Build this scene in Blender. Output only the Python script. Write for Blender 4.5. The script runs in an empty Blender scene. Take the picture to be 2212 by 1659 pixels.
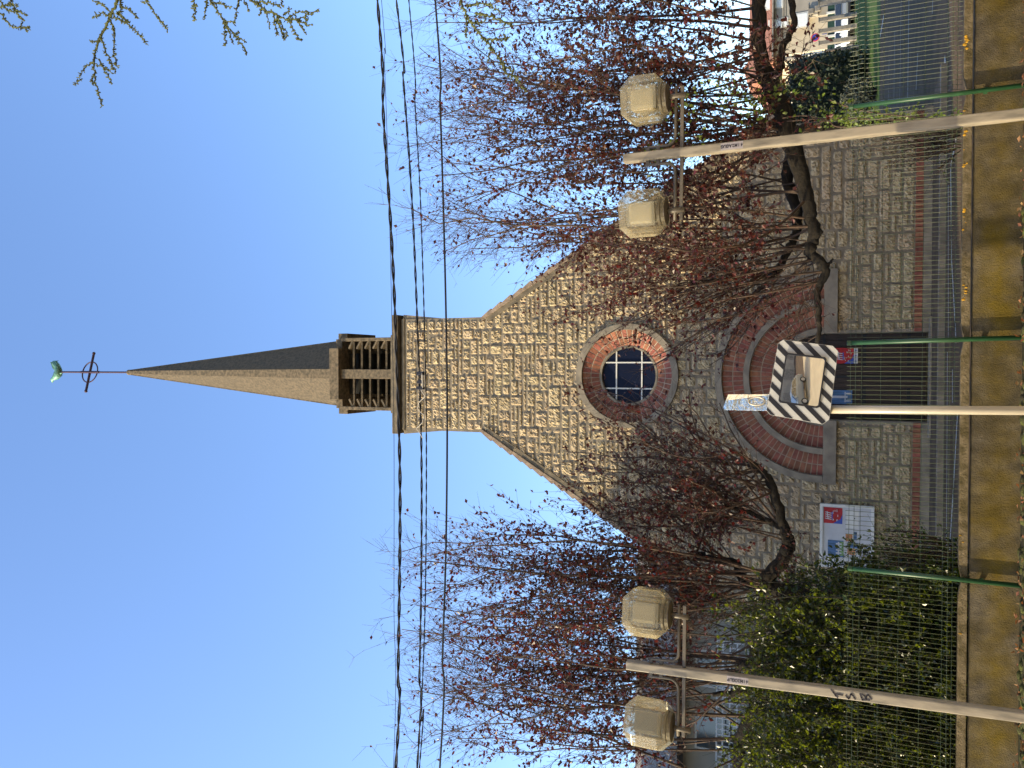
import bpy, math, random
import numpy as np
from mathutils import Vector, Matrix, noise as mnoise
rnd = random.Random(7)
rng = np.random.default_rng(7)
C = bpy.context.scene.collection
R = math.radians
# ------------------------------------------------------------------ camera
EYE = Vector((0.0, 0.0, 1.62)); TH = R(23.4); ROLL = R(0.6); FPX = 1661.0
cF = Vector((0, math.cos(TH), math.sin(TH)))
_U = Vector((0, -math.sin(TH), math.cos(TH))); _R = Vector((1, 0, 0))
# scene content leans slightly to the right: the camera is rolled a little to the left
cU = _U*math.cos(ROLL) - _R*math.sin(ROLL)
cR = _R*math.cos(ROLL) + _U*math.sin(ROLL)
def ray(x, y):
    return cF + cR*((829.5-y)/FPX) + cU*((1106.0-x)/FPX)
def P(x, y, Y):
    d = ray(x, y); return EYE + d*(Y/d.y)
def G(x, y, z):
    d = ray(x, y); return EYE + d*((z-EYE.z)/d.z)
cam = bpy.data.cameras.new("camera"); co = bpy.data.objects.new("camera", cam); C.objects.link(co)
m = Matrix.Identity(4)
for i in range(3):
    m[i][0] = -cU[i]; m[i][1] = cR[i]; m[i][2] = -cF[i]; m[i][3] = EYE[i]
co.matrix_world = m
cam.sensor_width = 36.0; cam.lens = FPX/2212.0*36.0; cam.clip_end = 3000; cam.clip_start = 0.05
bpy.context.scene.camera = co
# ------------------------------------------------------------------ light
SUN_EL = R(21); SUN_AZ = R(20)
sunv = Vector((-math.cos(SUN_AZ)*math.cos(SUN_EL), -math.sin(SUN_AZ)*math.cos(SUN_EL), math.sin(SUN_EL)))
sl = bpy.data.lights.new("sun", 'SUN'); sl.energy = 3.3; sl.angle = R(0.5); sl.color = (1.0, 0.82, 0.50)
so = bpy.data.objects.new("sun", sl); C.objects.link(so)
so.rotation_euler = sunv.to_track_quat('Z', 'Y').to_euler()
so.location = (-30, -20, 30)
w = bpy.data.worlds.new("World"); bpy.context.scene.world = w; w.use_nodes = True
nt = w.node_tree; nt.nodes.clear()
sky = nt.nodes.new("ShaderNodeTexSky"); sky.sky_type = 'NISHITA'; sky.sun_disc = False
sky.sun_elevation = SUN_EL; sky.sun_rotation = math.atan2(sunv.x, sunv.y)
sky.altitude = 100; sky.air_density = 1.0; sky.dust_density = 1.1; sky.ozone_density = 2.6
hs = nt.nodes.new("ShaderNodeHueSaturation"); hs.inputs['Hue'].default_value = 0.505; hs.inputs['Saturation'].default_value = 1.06
bg = nt.nodes.new("ShaderNodeBackground"); bg.inputs[1].default_value = 0.15
ow = nt.nodes.new("ShaderNodeOutputWorld")
nt.links.new(sky.outputs[0], hs.inputs['Color']); nt.links.new(hs.outputs[0], bg.inputs[0]); nt.links.new(bg.outputs[0], ow.inputs[0])
vs = bpy.context.scene.view_settings
bpy.context.scene.display_settings.display_device = 'sRGB'
vs.view_transform = 'Standard'; vs.look = 'None'; vs.exposure = 1.66; vs.gamma = 1.0
# ------------------------------------------------------------------ materials
MATS = {}
def mat(name, col, rough=0.8, var=0.0, vscale=6.0, col2=None, bump=0.0, bscale=40.0, island=0.0, metal=0.0, trans=None, spec=0.3, coords='Object', detail=5.0, contrast=(0.35, 0.65), stretch=None):
    M = bpy.data.materials.new(name); M.use_nodes = True
    n = M.node_tree.nodes; L = M.node_tree.links; n.clear()
    out = n.new("ShaderNodeOutputMaterial"); b = n.new("ShaderNodeBsdfPrincipled")
    b.inputs['Roughness'].default_value = rough; b.inputs['Metallic'].default_value = metal
    b.inputs['Specular IOR Level'].default_value = spec
    L.new(b.outputs[0], out.inputs[0])
    tc = n.new("ShaderNodeTexCoord"); src = tc.outputs[coords]
    if stretch:
        mp = n.new("ShaderNodeMapping"); mp.inputs['Scale'].default_value = stretch
        L.new(src, mp.inputs[0]); src = mp.outputs[0]
    c = None
    if var > 0 or col2:
        nz = n.new("ShaderNodeTexNoise"); nz.inputs['Scale'].default_value = vscale; nz.inputs['Detail'].default_value = detail
        L.new(src, nz.inputs['Vector'])
        cr = n.new("ShaderNodeValToRGB"); cr.color_ramp.elements[0].position = contrast[0]; cr.color_ramp.elements[1].position = contrast[1]
        a = col2 if col2 else tuple(x*(1-var) for x in col)
        d = col if col2 else tuple(min(1, x*(1+var)) for x in col)
        cr.color_ramp.elements[0].color = (*a, 1); cr.color_ramp.elements[1].color = (*d, 1)
        L.new(nz.outputs['Fac'], cr.inputs[0]); c = cr.outputs[0]
    if island > 0:
        ge = n.new("ShaderNodeNewGeometry")
        h = n.new("ShaderNodeHueSaturation")
        mr = n.new("ShaderNodeMapRange"); mr.inputs['To Min'].default_value = 1-island; mr.inputs['To Max'].default_value = 1+island
        L.new(ge.outputs['Random Per Island'], mr.inputs['Value']); L.new(mr.outputs[0], h.inputs['Value'])
        mr2 = n.new("ShaderNodeMath"); mr2.operation = 'MULTIPLY'; mr2.inputs[1].default_value = 7.31
        fr = n.new("ShaderNodeMath"); fr.operation = 'FRACT'
        L.new(ge.outputs['Random Per Island'], mr2.inputs[0]); L.new(mr2.outputs[0], fr.inputs[0])
        mr3 = n.new("ShaderNodeMapRange"); mr3.inputs['To Min'].default_value = 0.5-0.03*island*2; mr3.inputs['To Max'].default_value = 0.5+0.03*island*2
        L.new(fr.outputs[0], mr3.inputs['Value']); L.new(mr3.outputs[0], h.inputs['Hue'])
        if c: L.new(c, h.inputs['Color'])
        else: h.inputs['Color'].default_value = (*col, 1)
        c = h.outputs[0]
    if c: L.new(c, b.inputs['Base Color'])
    else: b.inputs['Base Color'].default_value = (*col, 1)
    if bump > 0:
        nb = n.new("ShaderNodeTexNoise"); nb.inputs['Scale'].default_value = bscale; nb.inputs['Detail'].default_value = 6; nb.inputs['Roughness'].default_value = 0.65
        L.new(src, nb.inputs['Vector'])
        bp = n.new("ShaderNodeBump"); bp.inputs['Strength'].default_value = 1.0; bp.inputs['Distance'].default_value = bump
        L.new(nb.outputs['Fac'], bp.inputs['Height']); L.new(bp.outputs[0], b.inputs['Normal'])
    if trans:
        t = n.new("ShaderNodeBsdfTranslucent"); t.inputs[0].default_value = (*trans, 1)
        mx = n.new("ShaderNodeMixShader"); mx.inputs[0].default_value = 0.35
        L.new(b.outputs[0], mx.inputs[1]); L.new(t.outputs[0], mx.inputs[2]); L.new(mx.outputs[0], out.inputs[0])
    MATS[name] = M; return M
mat('stone', (0.41, 0.325, 0.205), 0.9, vscale=14, col2=(0.27, 0.21, 0.13), bump=0.04, bscale=24, island=0.12)
mat('mortar', (0.15, 0.126, 0.094), 0.95, var=0.25, vscale=5, bump=0.006, bscale=60)
mat('brick', (0.185, 0.068, 0.043), 0.85, var=0.25, vscale=12, bump=0.004, bscale=60, island=0.22)
mat('brick_joint', (0.30, 0.25, 0.19), 0.95, var=0.15)
mat('concrete', (0.21, 0.178, 0.135), 0.9, vscale=4, col2=(0.125, 0.108, 0.084), bump=0.004, bscale=50)
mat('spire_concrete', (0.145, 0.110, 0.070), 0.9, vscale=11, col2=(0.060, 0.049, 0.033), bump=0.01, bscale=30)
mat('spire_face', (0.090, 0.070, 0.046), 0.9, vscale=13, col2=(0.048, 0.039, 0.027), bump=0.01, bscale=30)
mat('cornice', (0.15, 0.12, 0.08), 0.9, vscale=5, col2=(0.08, 0.067, 0.048), bump=0.006, bscale=40)
mat('door_wood', (0.028, 0.018, 0.014), 0.6, var=0.35, vscale=5, bump=0.003, bscale=30, stretch=(6, 6, 0.6))
mat('black_iron', (0.012, 0.012, 0.014), 0.5)
mat('window_glass', (0.006, 0.008, 0.020), 0.2, spec=0.06, bump=0.004, bscale=5)
mat('white_paint', (0.46, 0.455, 0.43), 0.5, var=0.08)
mat('roof_tile', (0.20, 0.15, 0.11), 0.9, var=0.3, vscale=6, bump=0.01, bscale=25)
mat('painted_dark', (0.01, 0.01, 0.01), 0.9)  # painted darkness for the inside of the belfry
mat('pole_paint', (0.20, 0.172, 0.130), 0.45, vscale=3, col2=(0.085, 0.075, 0.06), stretch=(6, 6, 1.2), contrast=(0.30, 0.56))
mat('bar_paint', (0.065, 0.054, 0.041), 0.5, var=0.15)
mat('ink', (0.02, 0.018, 0.025), 0.7)
mat('plate', (0.20, 0.18, 0.19), 0.5, var=0.1, vscale=20)
mat('green_paint', (0.012, 0.042, 0.017), 0.4, var=0.15, vscale=8)
mat('green_wire', (0.034, 0.046, 0.021), 0.3, spec=0.6)
mat('galvanized', (0.27, 0.24, 0.19), 0.38, var=0.1, spec=0.5)
mat('polished', (0.50, 0.52, 0.52), 0.04, metal=1.0, bump=0.02, bscale=9)
mat('mirror', (0.90, 0.91, 0.90), 0.02, metal=1.0)
mat('black_plastic', (0.012, 0.012, 0.016), 0.45)
mat('panel_white', (0.34, 0.335, 0.315), 0.4, var=0.06, vscale=10)
mat('bark', (0.014, 0.0105, 0.007), 0.95, vscale=14, col2=(0.006, 0.005, 0.004), bump=0.02, bscale=22)
mat('twig', (0.044, 0.027, 0.018), 0.7, var=0.35, vscale=3)
mat('shrub_twig', (0.012, 0.012, 0.007), 0.8)
mat('plum_leaf', (0.055, 0.017, 0.013), 0.40, island=0.65, trans=(0.14, 0.014, 0.010), spec=0.4)
mat('ivy_leaf', (0.07, 0.10, 0.018), 0.45, island=0.5, trans=(0.25, 0.30, 0.03), spec=0.4)
mat('shrub_leaf', (0.012, 0.021, 0.004), 0.32, island=0.75, trans=(0.17, 0.21, 0.010), spec=0.5)
mat('hedge_leaf', (0.008, 0.014, 0.007), 0.6, island=0.5)
mat('grey_leaf', (0.05, 0.055, 0.038), 0.7, island=0.3)
mat('larch', (0.058, 0.066, 0.022), 0.8, var=0.4, vscale=8)
mat('cable', (0.012, 0.012, 0.013), 0.45)
mat('cable_metal', (0.35, 0.33, 0.30), 0.4)
mat('asphalt', (0.110, 0.078, 0.052), 0.9, vscale=1.3, col2=(0.075, 0.055, 0.038), bump=0.004, bscale=80, spec=0.03)
mat('pavement', (0.115, 0.085, 0.060), 0.9, vscale=2, col2=(0.075, 0.058, 0.043), bump=0.003, bscale=60, spec=0.05)
mat('road_paint', (0.34, 0.33, 0.31), 0.8, vscale=14, col2=(0.2, 0.2, 0.19), contrast=(0.25, 0.5))
mat('grass', (0.045, 0.088, 0.012), 0.9, vscale=1.5, col2=(0.028, 0.058, 0.010), bump=0.05, bscale=30)
mat('soil', (0.06, 0.045, 0.03), 0.95, vscale=3, col2=(0.03, 0.035, 0.012), bump=0.02, bscale=20)
mat('sand', (0.40, 0.31, 0.185), 0.95, vscale=0.8, col2=(0.32, 0.25, 0.15), bump=0.01, bscale=20)
mat('plaster_beige', (0.42, 0.36, 0.27), 0.9, var=0.08, vscale=1)
mat('bounce_cream', (0.78, 0.65, 0.45), 0.9, var=0.06, vscale=1)  # bright colour of the added block that bounces sunlight
mat('plaster_grey', (0.24, 0.22, 0.19), 0.9, var=0.10, vscale=1)
mat('plaster_white', (0.26, 0.24, 0.20), 0.9, var=0.08, vscale=1)
mat('red_tile', (0.32, 0.14, 0.09), 0.9, vscale=9, col2=(0.20, 0.09, 0.06), bump=0.03, bscale=8, stretch=(3, 1, 1))
mat('shutter', (0.55, 0.58, 0.60), 0.6, var=0.05)
mat('grey_wood', (0.17, 0.155, 0.135), 0.9, var=0.25, vscale=4)
mat('fence_green', (0.015, 0.04, 0.03), 0.7, var=0.2)
mat('car_silver', (0.16, 0.18, 0.20), 0.28, metal=0.3, spec=0.6)
mat('car_white', (0.62, 0.66, 0.70), 0.25, spec=0.6)
mat('car_glass', (0.015, 0.02, 0.026), 0.06, spec=0.7)
mat('tyre', (0.014, 0.014, 0.014), 0.8)
mat('rim', (0.30, 0.30, 0.31), 0.35, metal=0.7)
mat('headlight', (0.6, 0.6, 0.6), 0.15, spec=0.7)
mat('tail_light', (0.25, 0.02, 0.02), 0.25)
mat('poster_red', (0.26, 0.012, 0.015), 0.5, var=0.2, vscale=14)
mat('poster_blue', (0.06, 0.13, 0.28), 0.4, vscale=6, col2=(0.03, 0.07, 0.12), stretch=(4, 1, 0.6))
mat('poster_orange', (0.38, 0.16, 0.07), 0.5, var=0.4, vscale=20)
mat('poster_green', (0.12, 0.20, 0.08), 0.5, var=0.4, vscale=30)
mat('poster_dark', (0.03, 0.06, 0.28), 0.5)
mat('paper', (0.36, 0.365, 0.38), 0.6, var=0.05, vscale=8)
mat('dead_leaf', (0.16, 0.085, 0.04), 0.7, island=0.6, trans=(0.3, 0.1, 0.03))
mat('sign_blue', (0.03, 0.05, 0.30), 0.4); mat('sign_red', (0.45, 0.03, 0.04), 0.4)
mat('copper_green', (0.10, 0.22, 0.17), 0.5, var=0.3, vscale=12, metal=0.3)
mat('rust_iron', (0.055, 0.03, 0.04), 0.5, metal=0.3)
mat('orange_cloth', (0.5, 0.12, 0.03), 0.8)
# mossy concrete slabs of the low wall
def mossy():
    M = mat('mossy', (0.092, 0.074, 0.048), 0.95, vscale=7, col2=(0.04, 0.033, 0.022), bump=0.012, bscale=60)
    n = M.node_tree.nodes; L = M.node_tree.links
    b = [x for x in n if x.type == 'BSDF_PRINCIPLED'][0]; cr = [x for x in n if x.type == 'VALTORGB'][0]
    tc = [x for x in n if x.type == 'TEX_COORD'][0]
    sx = n.new("ShaderNodeSeparateXYZ"); L.new(tc.outputs['Object'], sx.inputs[0])
    n2 = n.new("ShaderNodeTexNoise"); n2.inputs['Scale'].default_value = 2.1; n2.inputs['Detail'].default_value = 8; n2.inputs['Roughness'].default_value = 0.7
    L.new(tc.outputs['Object'], n2.inputs['Vector'])
    # moss sits mostly in the middle heights of each slab
    a = n.new("ShaderNodeMath"); a.operation = 'SUBTRACT'; L.new(sx.outputs[2], a.inputs[0]); a.inputs[1].default_value = 0.19
    ab = n.new("ShaderNodeMath"); ab.operation = 'ABSOLUTE'; L.new(a.outputs[0], ab.inputs[0])
    mm = n.new("ShaderNodeMath"); mm.operation = 'MULTIPLY_ADD'; L.new(ab.outputs[0], mm.inputs[0]); mm.inputs[1].default_value = -0.75
    L.new(n2.outputs['Fac'], mm.inputs[2])
    c2 = n.new("ShaderNodeValToRGB"); c2.color_ramp.elements[0].position = 0.25; c2.color_ramp.elements[1].position = 0.60
    L.new(mm.outputs[0], c2.inputs[0])
    n3 = n.new("ShaderNodeTexNoise"); n3.inputs['Scale'].default_value = 1.3; n3.inputs['Detail'].default_value = 9; n3.inputs['Roughness'].default_value = 0.75
    mp3 = n.new("ShaderNodeMapping"); mp3.inputs['Scale'].default_value = (1, 1, 0.6); L.new(tc.outputs['Object'], mp3.inputs[0]); L.new(mp3.outputs[0], n3.inputs['Vector'])
    c3 = n.new("ShaderNodeValToRGB"); c3.color_ramp.elements[0].position = 0.36; c3.color_ramp.elements[1].position = 0.62
    c3.color_ramp.elements[0].color = (0.42, 0.42, 0.42, 1); c3.color_ramp.elements[1].color = (1.15, 1.15, 1.15, 1); L.new(n3.outputs['Fac'], c3.inputs[0])
    mx = n.new("ShaderNodeMixRGB"); L.new(c2.outputs[0], mx.inputs[0]); L.new(cr.outputs[0], mx.inputs[1]); mx.inputs[2].default_value = (0.082, 0.055, 0.002, 1)
    m3 = n.new("ShaderNodeMixRGB"); m3.blend_type = 'MULTIPLY'; m3.inputs[0].default_value = 1.0; L.new(mx.outputs[0], m3.inputs[1]); L.new(c3.outputs[0], m3.inputs[2])
    L.new(m3.outputs[0], b.inputs['Base Color'])
mossy()
mat('mossy_coping', (0.115, 0.088, 0.05), 0.95, vscale=11, col2=(0.048, 0.036, 0.013), bump=0.018, bscale=45)
mat('lichen', (0.28, 0.15, 0.01), 0.9, var=0.2, vscale=30)
mat('moss_ground', (0.06, 0.07, 0.012), 0.95, vscale=9, col2=(0.035, 0.03, 0.016), bump=0.03, bscale=40)
# aged clear plastic of the lanterns
def lampplastic():
    M = bpy.data.materials.new('lamp_plastic'); M.use_nodes = True
    n = M.node_tree.nodes; L = M.node_tree.links; n.clear()
    out = n.new("ShaderNodeOutputMaterial"); b = n.new("ShaderNodeBsdfPrincipled")
    b.inputs['Base Color'].default_value = (0.32, 0.275, 0.18, 1); b.inputs['Roughness'].default_value = 0.18; b.inputs['Specular IOR Level'].default_value = 0.6
    t = n.new("ShaderNodeBsdfTransparent"); t.inputs[0].default_value = (0.96, 0.95, 0.90, 1)
    tl = n.new("ShaderNodeBsdfTranslucent"); tl.inputs[0].default_value = (0.46, 0.40, 0.26, 1)
    m1 = n.new("ShaderNodeMixShader"); m1.inputs[0].default_value = 0.5; L.new(b.outputs[0], m1.inputs[1]); L.new(tl.outputs[0], m1.inputs[2])
    lw = n.new("ShaderNodeLayerWeight"); lw.inputs[0].default_value = 0.35
    nz = n.new("ShaderNodeTexNoise"); nz.inputs['Scale'].default_value = 2.5
    tcn = n.new("ShaderNodeTexCoord"); L.new(tcn.outputs['Object'], nz.inputs['Vector'])
    ad = n.new("ShaderNodeMath"); ad.operation = 'MULTIPLY_ADD'; L.new(lw.outputs['Facing'], ad.inputs[0]); ad.inputs[1].default_value = 0.45
    mu = n.new("ShaderNodeMath"); mu.operation = 'MULTIPLY'; L.new(nz.outputs['Fac'], mu.inputs[0]); mu.inputs[1].default_value = 0.40
    L.new(mu.outputs[0], ad.inputs[2])
    m2 = n.new("ShaderNodeMixShader"); L.new(ad.outputs[0], m2.inputs[0]); L.new(t.outputs[0], m2.inputs[1]); L.new(m1.outputs[0], m2.inputs[2])
    L.new(m2.outputs[0], out.inputs[0]); MATS['lamp_plastic'] = M
lampplastic()
def clearplastic():
    M = bpy.data.materials.new('clear_plastic'); M.use_nodes = True; n = M.node_tree.nodes; L = M.node_tree.links; n.clear()
    out = n.new("ShaderNodeOutputMaterial"); t = n.new("ShaderNodeBsdfTransparent"); t.inputs[0].default_value = (0.95, 0.95, 0.92, 1)
    b = n.new("ShaderNodeBsdfPrincipled"); b.inputs['Base Color'].default_value = (0.4, 0.38, 0.32, 1); b.inputs['Roughness'].default_value = 0.25
    m = n.new("ShaderNodeMixShader"); m.inputs[0].default_value = 0.22; L.new(t.outputs[0], m.inputs[1]); L.new(b.outputs[0], m.inputs[2]); L.new(m.outputs[0], out.inputs[0]); MATS['clear_plastic'] = M
clearplastic()
mat('lamp_reflector', (0.20, 0.165, 0.105), 0.5, var=0.15, vscale=4)
# ------------------------------------------------------------------ mesh builder
class MB:
    def __init__(s): s.V = []; s.F = []
    def add(s, vs, fs):
        o = len(s.V); s.V.extend([tuple(v) for v in vs]); s.F.extend([tuple(i+o for i in f) for f in fs])
    def box(s, c, d, rot=None):
        hx, hy, hz = d[0]/2, d[1]/2, d[2]/2
        vs = [Vector((x, y, z)) for x in (-hx, hx) for y in (-hy, hy) for z in (-hz, hz)]
        if rot is not None: vs = [rot @ v for v in vs]
        c = Vector(c); s.add([v+c for v in vs], [(0,1,3,2),(4,6,7,5),(0,4,5,1),(2,3,7,6),(0,2,6,4),(1,5,7,3)])
    def bbox(s, x0, x1, y0, y1, z0, z1): s.box(((x0+x1)/2, (y0+y1)/2, (z0+z1)/2), (abs(x1-x0), abs(y1-y0), abs(z1-z0)))
    def prism(s, poly, fn0, fn1):
        n = len(poly); a = [fn0(p) for p in poly]; b = [fn1(p) for p in poly]
        s.add(a+b, [tuple(range(n))[::-1], tuple(range(n, 2*n))] + [(i, (i+1) % n, n+(i+1) % n, n+i) for i in range(n)])
    def tube(s, pts, rad, n=6, cap=True):
        pts = [Vector(p) for p in pts]; k = len(pts)
        if not hasattr(rad, '__len__'): rad = [rad]*k
        vs = []; prev = None
        for i in range(k):
            t = (pts[min(i+1, k-1)] - pts[max(i-1, 0)])
            if t.length < 1e-9: t = Vector((0, 0, 1))
            t.normalize()
            if prev is None:
                a = Vector((0, 0, 1)) if abs(t.z) < 0.9 else Vector((1, 0, 0))
                u = t.cross(a).normalized()
            else:
                u = prev - t*prev.dot(t)
                if u.length < 1e-6: u = t.orthogonal()
                u.normalize()
            prev = u; v = t.cross(u)
            for j in range(n):
                an = 2*math.pi*j/n; vs.append(pts[i] + (u*math.cos(an) + v*math.sin(an))*rad[i])
        fs = [(i*n+j, i*n+(j+1) % n, (i+1)*n+(j+1) % n, (i+1)*n+j) for i in range(k-1) for j in range(n)]
        if cap: fs += [tuple(range(n))[::-1], tuple((k-1)*n+j for j in range(n))]
        s.add(vs, fs)
    def lathe(s, prof, n=16, c=(0, 0, 0), axis=None):
        vs = []; c = Vector(c)
        for r, z in prof:
            for j in range(n):
                an = 2*math.pi*j/n; v = Vector((r*math.cos(an), r*math.sin(an), z))
                vs.append((axis @ v if axis else v) + c)
        k = len(prof)
        fs = [(i*n+j, i*n+(j+1) % n, (i+1)*n+(j+1) % n, (i+1)*n+j) for i in range(k-1) for j in range(n)]
        fs += [tuple(range(n))[::-1], tuple((k-1)*n+j for j in range(n))]
        s.add(vs, fs)
    def band(s, cx, cz, r0, r1, yf, yb, a0, a1, n):
        """annular band in the XZ plane with a rectangular section, between angles a0..a1"""
        full = abs(abs(a1-a0) - 2*math.pi) < 1e-6; k = n if full else n+1
        vs = []
        for i in range(k):
            a = a0+(a1-a0)*i/n; ca, sa = math.cos(a), math.sin(a)
            for r, y in ((r0, yf), (r1, yf), (r1, yb), (r0, yb)): vs.append((cx+r*ca, y, cz+r*sa))
        fs = []
        for i in range(n):
            j = (i+1) % k
            for q in range(4): fs.append((i*4+q, i*4+(q+1) % 4, j*4+(q+1) % 4, j*4+q))
        if not full: fs += [(0, 1, 2, 3), ((k-1)*4+3, (k-1)*4+2, (k-1)*4+1, (k-1)*4)]
        s.add(vs, fs)
    def build(s, name, material, parent=None, smooth=False, bevel=0.0):
        me = bpy.data.meshes.new(name); me.from_pydata(s.V, [], s.F); me.update()
        return link(name, me, material, parent, smooth, bevel)
def link(name, me, material, parent=None, smooth=False, bevel=0.0):
    import bmesh
    bm = bmesh.new(); bm.from_mesh(me)
    if len(bm.faces) < 150000: bmesh.ops.recalc_face_normals(bm, faces=bm.faces)
    if bevel > 0:
        try: bmesh.ops.bevel(bm, geom=[e for e in bm.edges if len(e.link_faces) == 2 and e.calc_face_angle(0) > 0.6], offset=bevel, segments=2, affect='EDGES', profile=0.6)
        except Exception as ex: print('bevel', name, ex)
    bm.to_mesh(me); bm.free()
    if smooth:
        for p in me.polygons: p.use_smooth = True
    me.materials.append(MATS[material] if isinstance(material, str) else material)
    o = bpy.data.objects.new(name, me); C.objects.link(o)
    if parent is not None: o.parent = parent
    return o
def thing(name, label, cat, loc=(0, 0, 0), rz=0.0, group=None):
    o = bpy.data.objects.new(name, None); C.objects.link(o); o.location = loc; o.rotation_euler = (0, 0, rz)
    o.empty_display_size = 0.2
    return tag(o, label, cat, group)
def tag(o, label, cat, group=None):
    o['label'] = label; o['category'] = cat
    if group: o['group'] = group
    return o
def struct(name, mb, material, **k):
    o = mb.build(name, material, **k); o['kind'] = 'structure'; return o
def copy_tree(o, parent=None):
    c = o.copy(); C.objects.link(c)
    if parent is not None: c.parent = parent
    for ch in list(o.children): copy_tree(ch, c)
    return c
def smoothpath(pts, n):
    """Catmull-Rom through points"""
    pts = [Vector(p) for p in pts]; out = []
    q = [pts[0]*2-pts[1]] + pts + [pts[-1]*2-pts[-2]]
    for i in range(1, len(q)-2):
        p0, p1, p2, p3 = q[i-1:i+3]
        for k in range(n):
            t = k/n
            out.append(0.5*((2*p1)+(p2-p0)*t+(2*p0-5*p1+4*p2-p3)*t*t+(3*p1-p0-3*p2+p3)*t*t*t))
    out.append(pts[-1]); return out
# ------------------------------------------------------------------ ground, roads
GZ = -0.17
def sheet(name, pts, z, material, n=1):
    mb = MB(); mb.add([(x, y, z) for x, y in pts], [tuple(range(len(pts)))]); return struct(name, mb, material)
sheet('ground', [(-600, -600), (600, -600), (600, 900), (-600, 900)], GZ-0.03, 'soil')
sheet('road', [(-60, 9.2), (90, 9.2), (90, 52.5), (-60, 52.5)], GZ, 'asphalt')
mb = MB(); mb.bbox(-40, 6.3, 17.35, 18.72, GZ-0.02, GZ+0.10)
struct('pavement', mb, 'pavement')
mb = MB(); mb.bbox(-40, 6.4, 17.22, 17.345, GZ-0.02, GZ+0.115)
struct('kerb', mb, 'concrete', bevel=0.015)
# near side: sandy yard with a mossy strip at the foot of the wall
sheet('sandy_yard', [(-60, -80), (60, -80), (60, 8.7), (-60, 8.7)], -0.004, 'sand')
mb = MB(); mb.bbox(-60, 60, 8.0, 9.05, -0.3, 0.0)
for i in range(900):
    x = rnd.uniform(-6, 6); y = rnd.uniform(8.35, 9.02); r = rnd.uniform(0.02, 0.07)
    mb.lathe([(r, -0.01), (r*0.8, r*0.25), (r*0.25, r*0.4)], 6, (x, y, 0.0))
struct('mossy_strip', mb, 'moss_ground', smooth=True)
sheet('yard_shade_sheet', [(-60, -80), (60, -80), (60, -33), (-60, 20)], 0.002, 'asphalt')  # dark sheet painting the shaded ground that the mirror reflects
# grass bank and the upper street level
mb = MB(); n = 24
for i in range(n+1):
    t = i/n; z = GZ+0.004 + 1.33*(3*t*t-2*t*t*t); mb.V += [(-60, 52+14*t, z), (120, 52+14*t, z)]
mb.F += [(2*i, 2*i+1, 2*i+3, 2*i+2) for i in range(n)]
struct('grass_bank', mb, 'grass')
sheet('upper_street', [(-60, 66), (140, 66), (140, 140), (-60, 140)], 1.164, 'pavement')
mb = MB()
def gline(a, b, wd, z=GZ+0.004):
    p = G(*a, GZ); q = G(*b, GZ); d = (q-p); d.z = 0; d.normalize(); nn = Vector((-d.y, d.x, 0))*wd/2
    mb.add([(p.x-nn.x, p.y-nn.y, z), (q.x-nn.x, q.y-nn.y, z), (q.x+nn.x, q.y+nn.y, z), (p.x+nn.x, p.y+nn.y, z)], [(0, 1, 2, 3)])
for a, b, wd in [((2069, 892), (2060, 1053), .10), ((2060, 1053), (2051, 1201), .10), ((2051, 1201), (2070, 1244), .12), ((2047, 760), (2045, 1200), .06),
                 ((2066, 300), (2054, 360), .10), ((2054, 360), (2056, 560), .10), ((2056, 560), (2066, 740), .10), ((2049, 400), (2049, 740), .06),
                 ((2030, 799), (2030, 867), .07), ((2058, 798), (2058, 870), .07),
                 ((1909, 34), (1893, 130), .22), ((1921, 128), (1920, 160), .12), ((1933, 68), (1931, 215), .10), ((1947, -20), (1944, 214), .07),
                 ((1964, -20), (1961, 212), .12), ((1983, 115), (1979, 195), .10), ((1920, 195), (1919, 218), .10), ((2016, -10), (2014, 30), .08),
                 ((2040, 132), (2043, 150), .25)]:
    gline(a, b, wd)
struct('road_markings', mb, 'road_paint')
# ------------------------------------------------------------------ CHURCH
CH = thing('church', 'stone church with steep gable, round brick window, brick arched doorway and slender concrete spire', 'church', (0.24, 18.9, GZ), R(-1.5))
HW = 5.8; ZA = 2.23; ZW = 6.83
def rake(x): return 10.73 - (abs(x)-1.57)*1.66
def inside_wall(x, z):
    ax = abs(x)
    if z < 0.42: return False
    if z > 13.28: return False
    if ax <= 1.55: return True
    return ax < HW and z < rake(x)-0.03 and z < 10.7
def open_zone(x, z, pad=0.0):
    if math.hypot(x, z-ZW) < 1.24-pad: return True
    if z >= ZA and math.hypot(x, z-ZA) < 2.34-pad: return True
    if 1.93 < z < ZA and abs(x) < 2.42-pad: return True
    if z <= 1.95 and abs(x) < 0.99-pad: return True
    return False
# mortar wall sheet with the openings left out
import bmesh
bm = bmesh.new()
def loop(pts):
    vs = [bm.verts.new((p[0], 0.0, p[1])) for p in pts]
    for i in range(len(vs)): bm.edges.new((vs[i], vs[(i+1) % len(vs)]))
outer = [(-HW, 0.2), (-1.02, 0.2), (-1.02, ZA), (-2.3, ZA)] + [(2.3*math.cos(a), ZA+2.3*math.sin(a)) for a in [math.pi*(1-i/40) for i in range(1, 40)]] + [(2.3, ZA), (1.02, ZA), (1.02, 0.2), (HW, 0.2), (HW, rake(HW)), (1.57, 10.73), (1.57, 13.4), (-1.57, 13.4), (-1.57, 10.73), (-HW, rake(HW))]
loop(outer)
loop([(1.2*math.cos(2*math.pi*i/48), ZW+1.2*math.sin(2*math.pi*i/48)) for i in range(48)])
bmesh.ops.triangle_fill(bm, use_beauty=True, use_dissolve=False, edges=bm.edges[:])
me = bpy.data.meshes.new('mortar_bed'); bm.to_mesh(me); bm.free()
WALL = link('stone_wall', me, 'mortar', CH)
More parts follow.
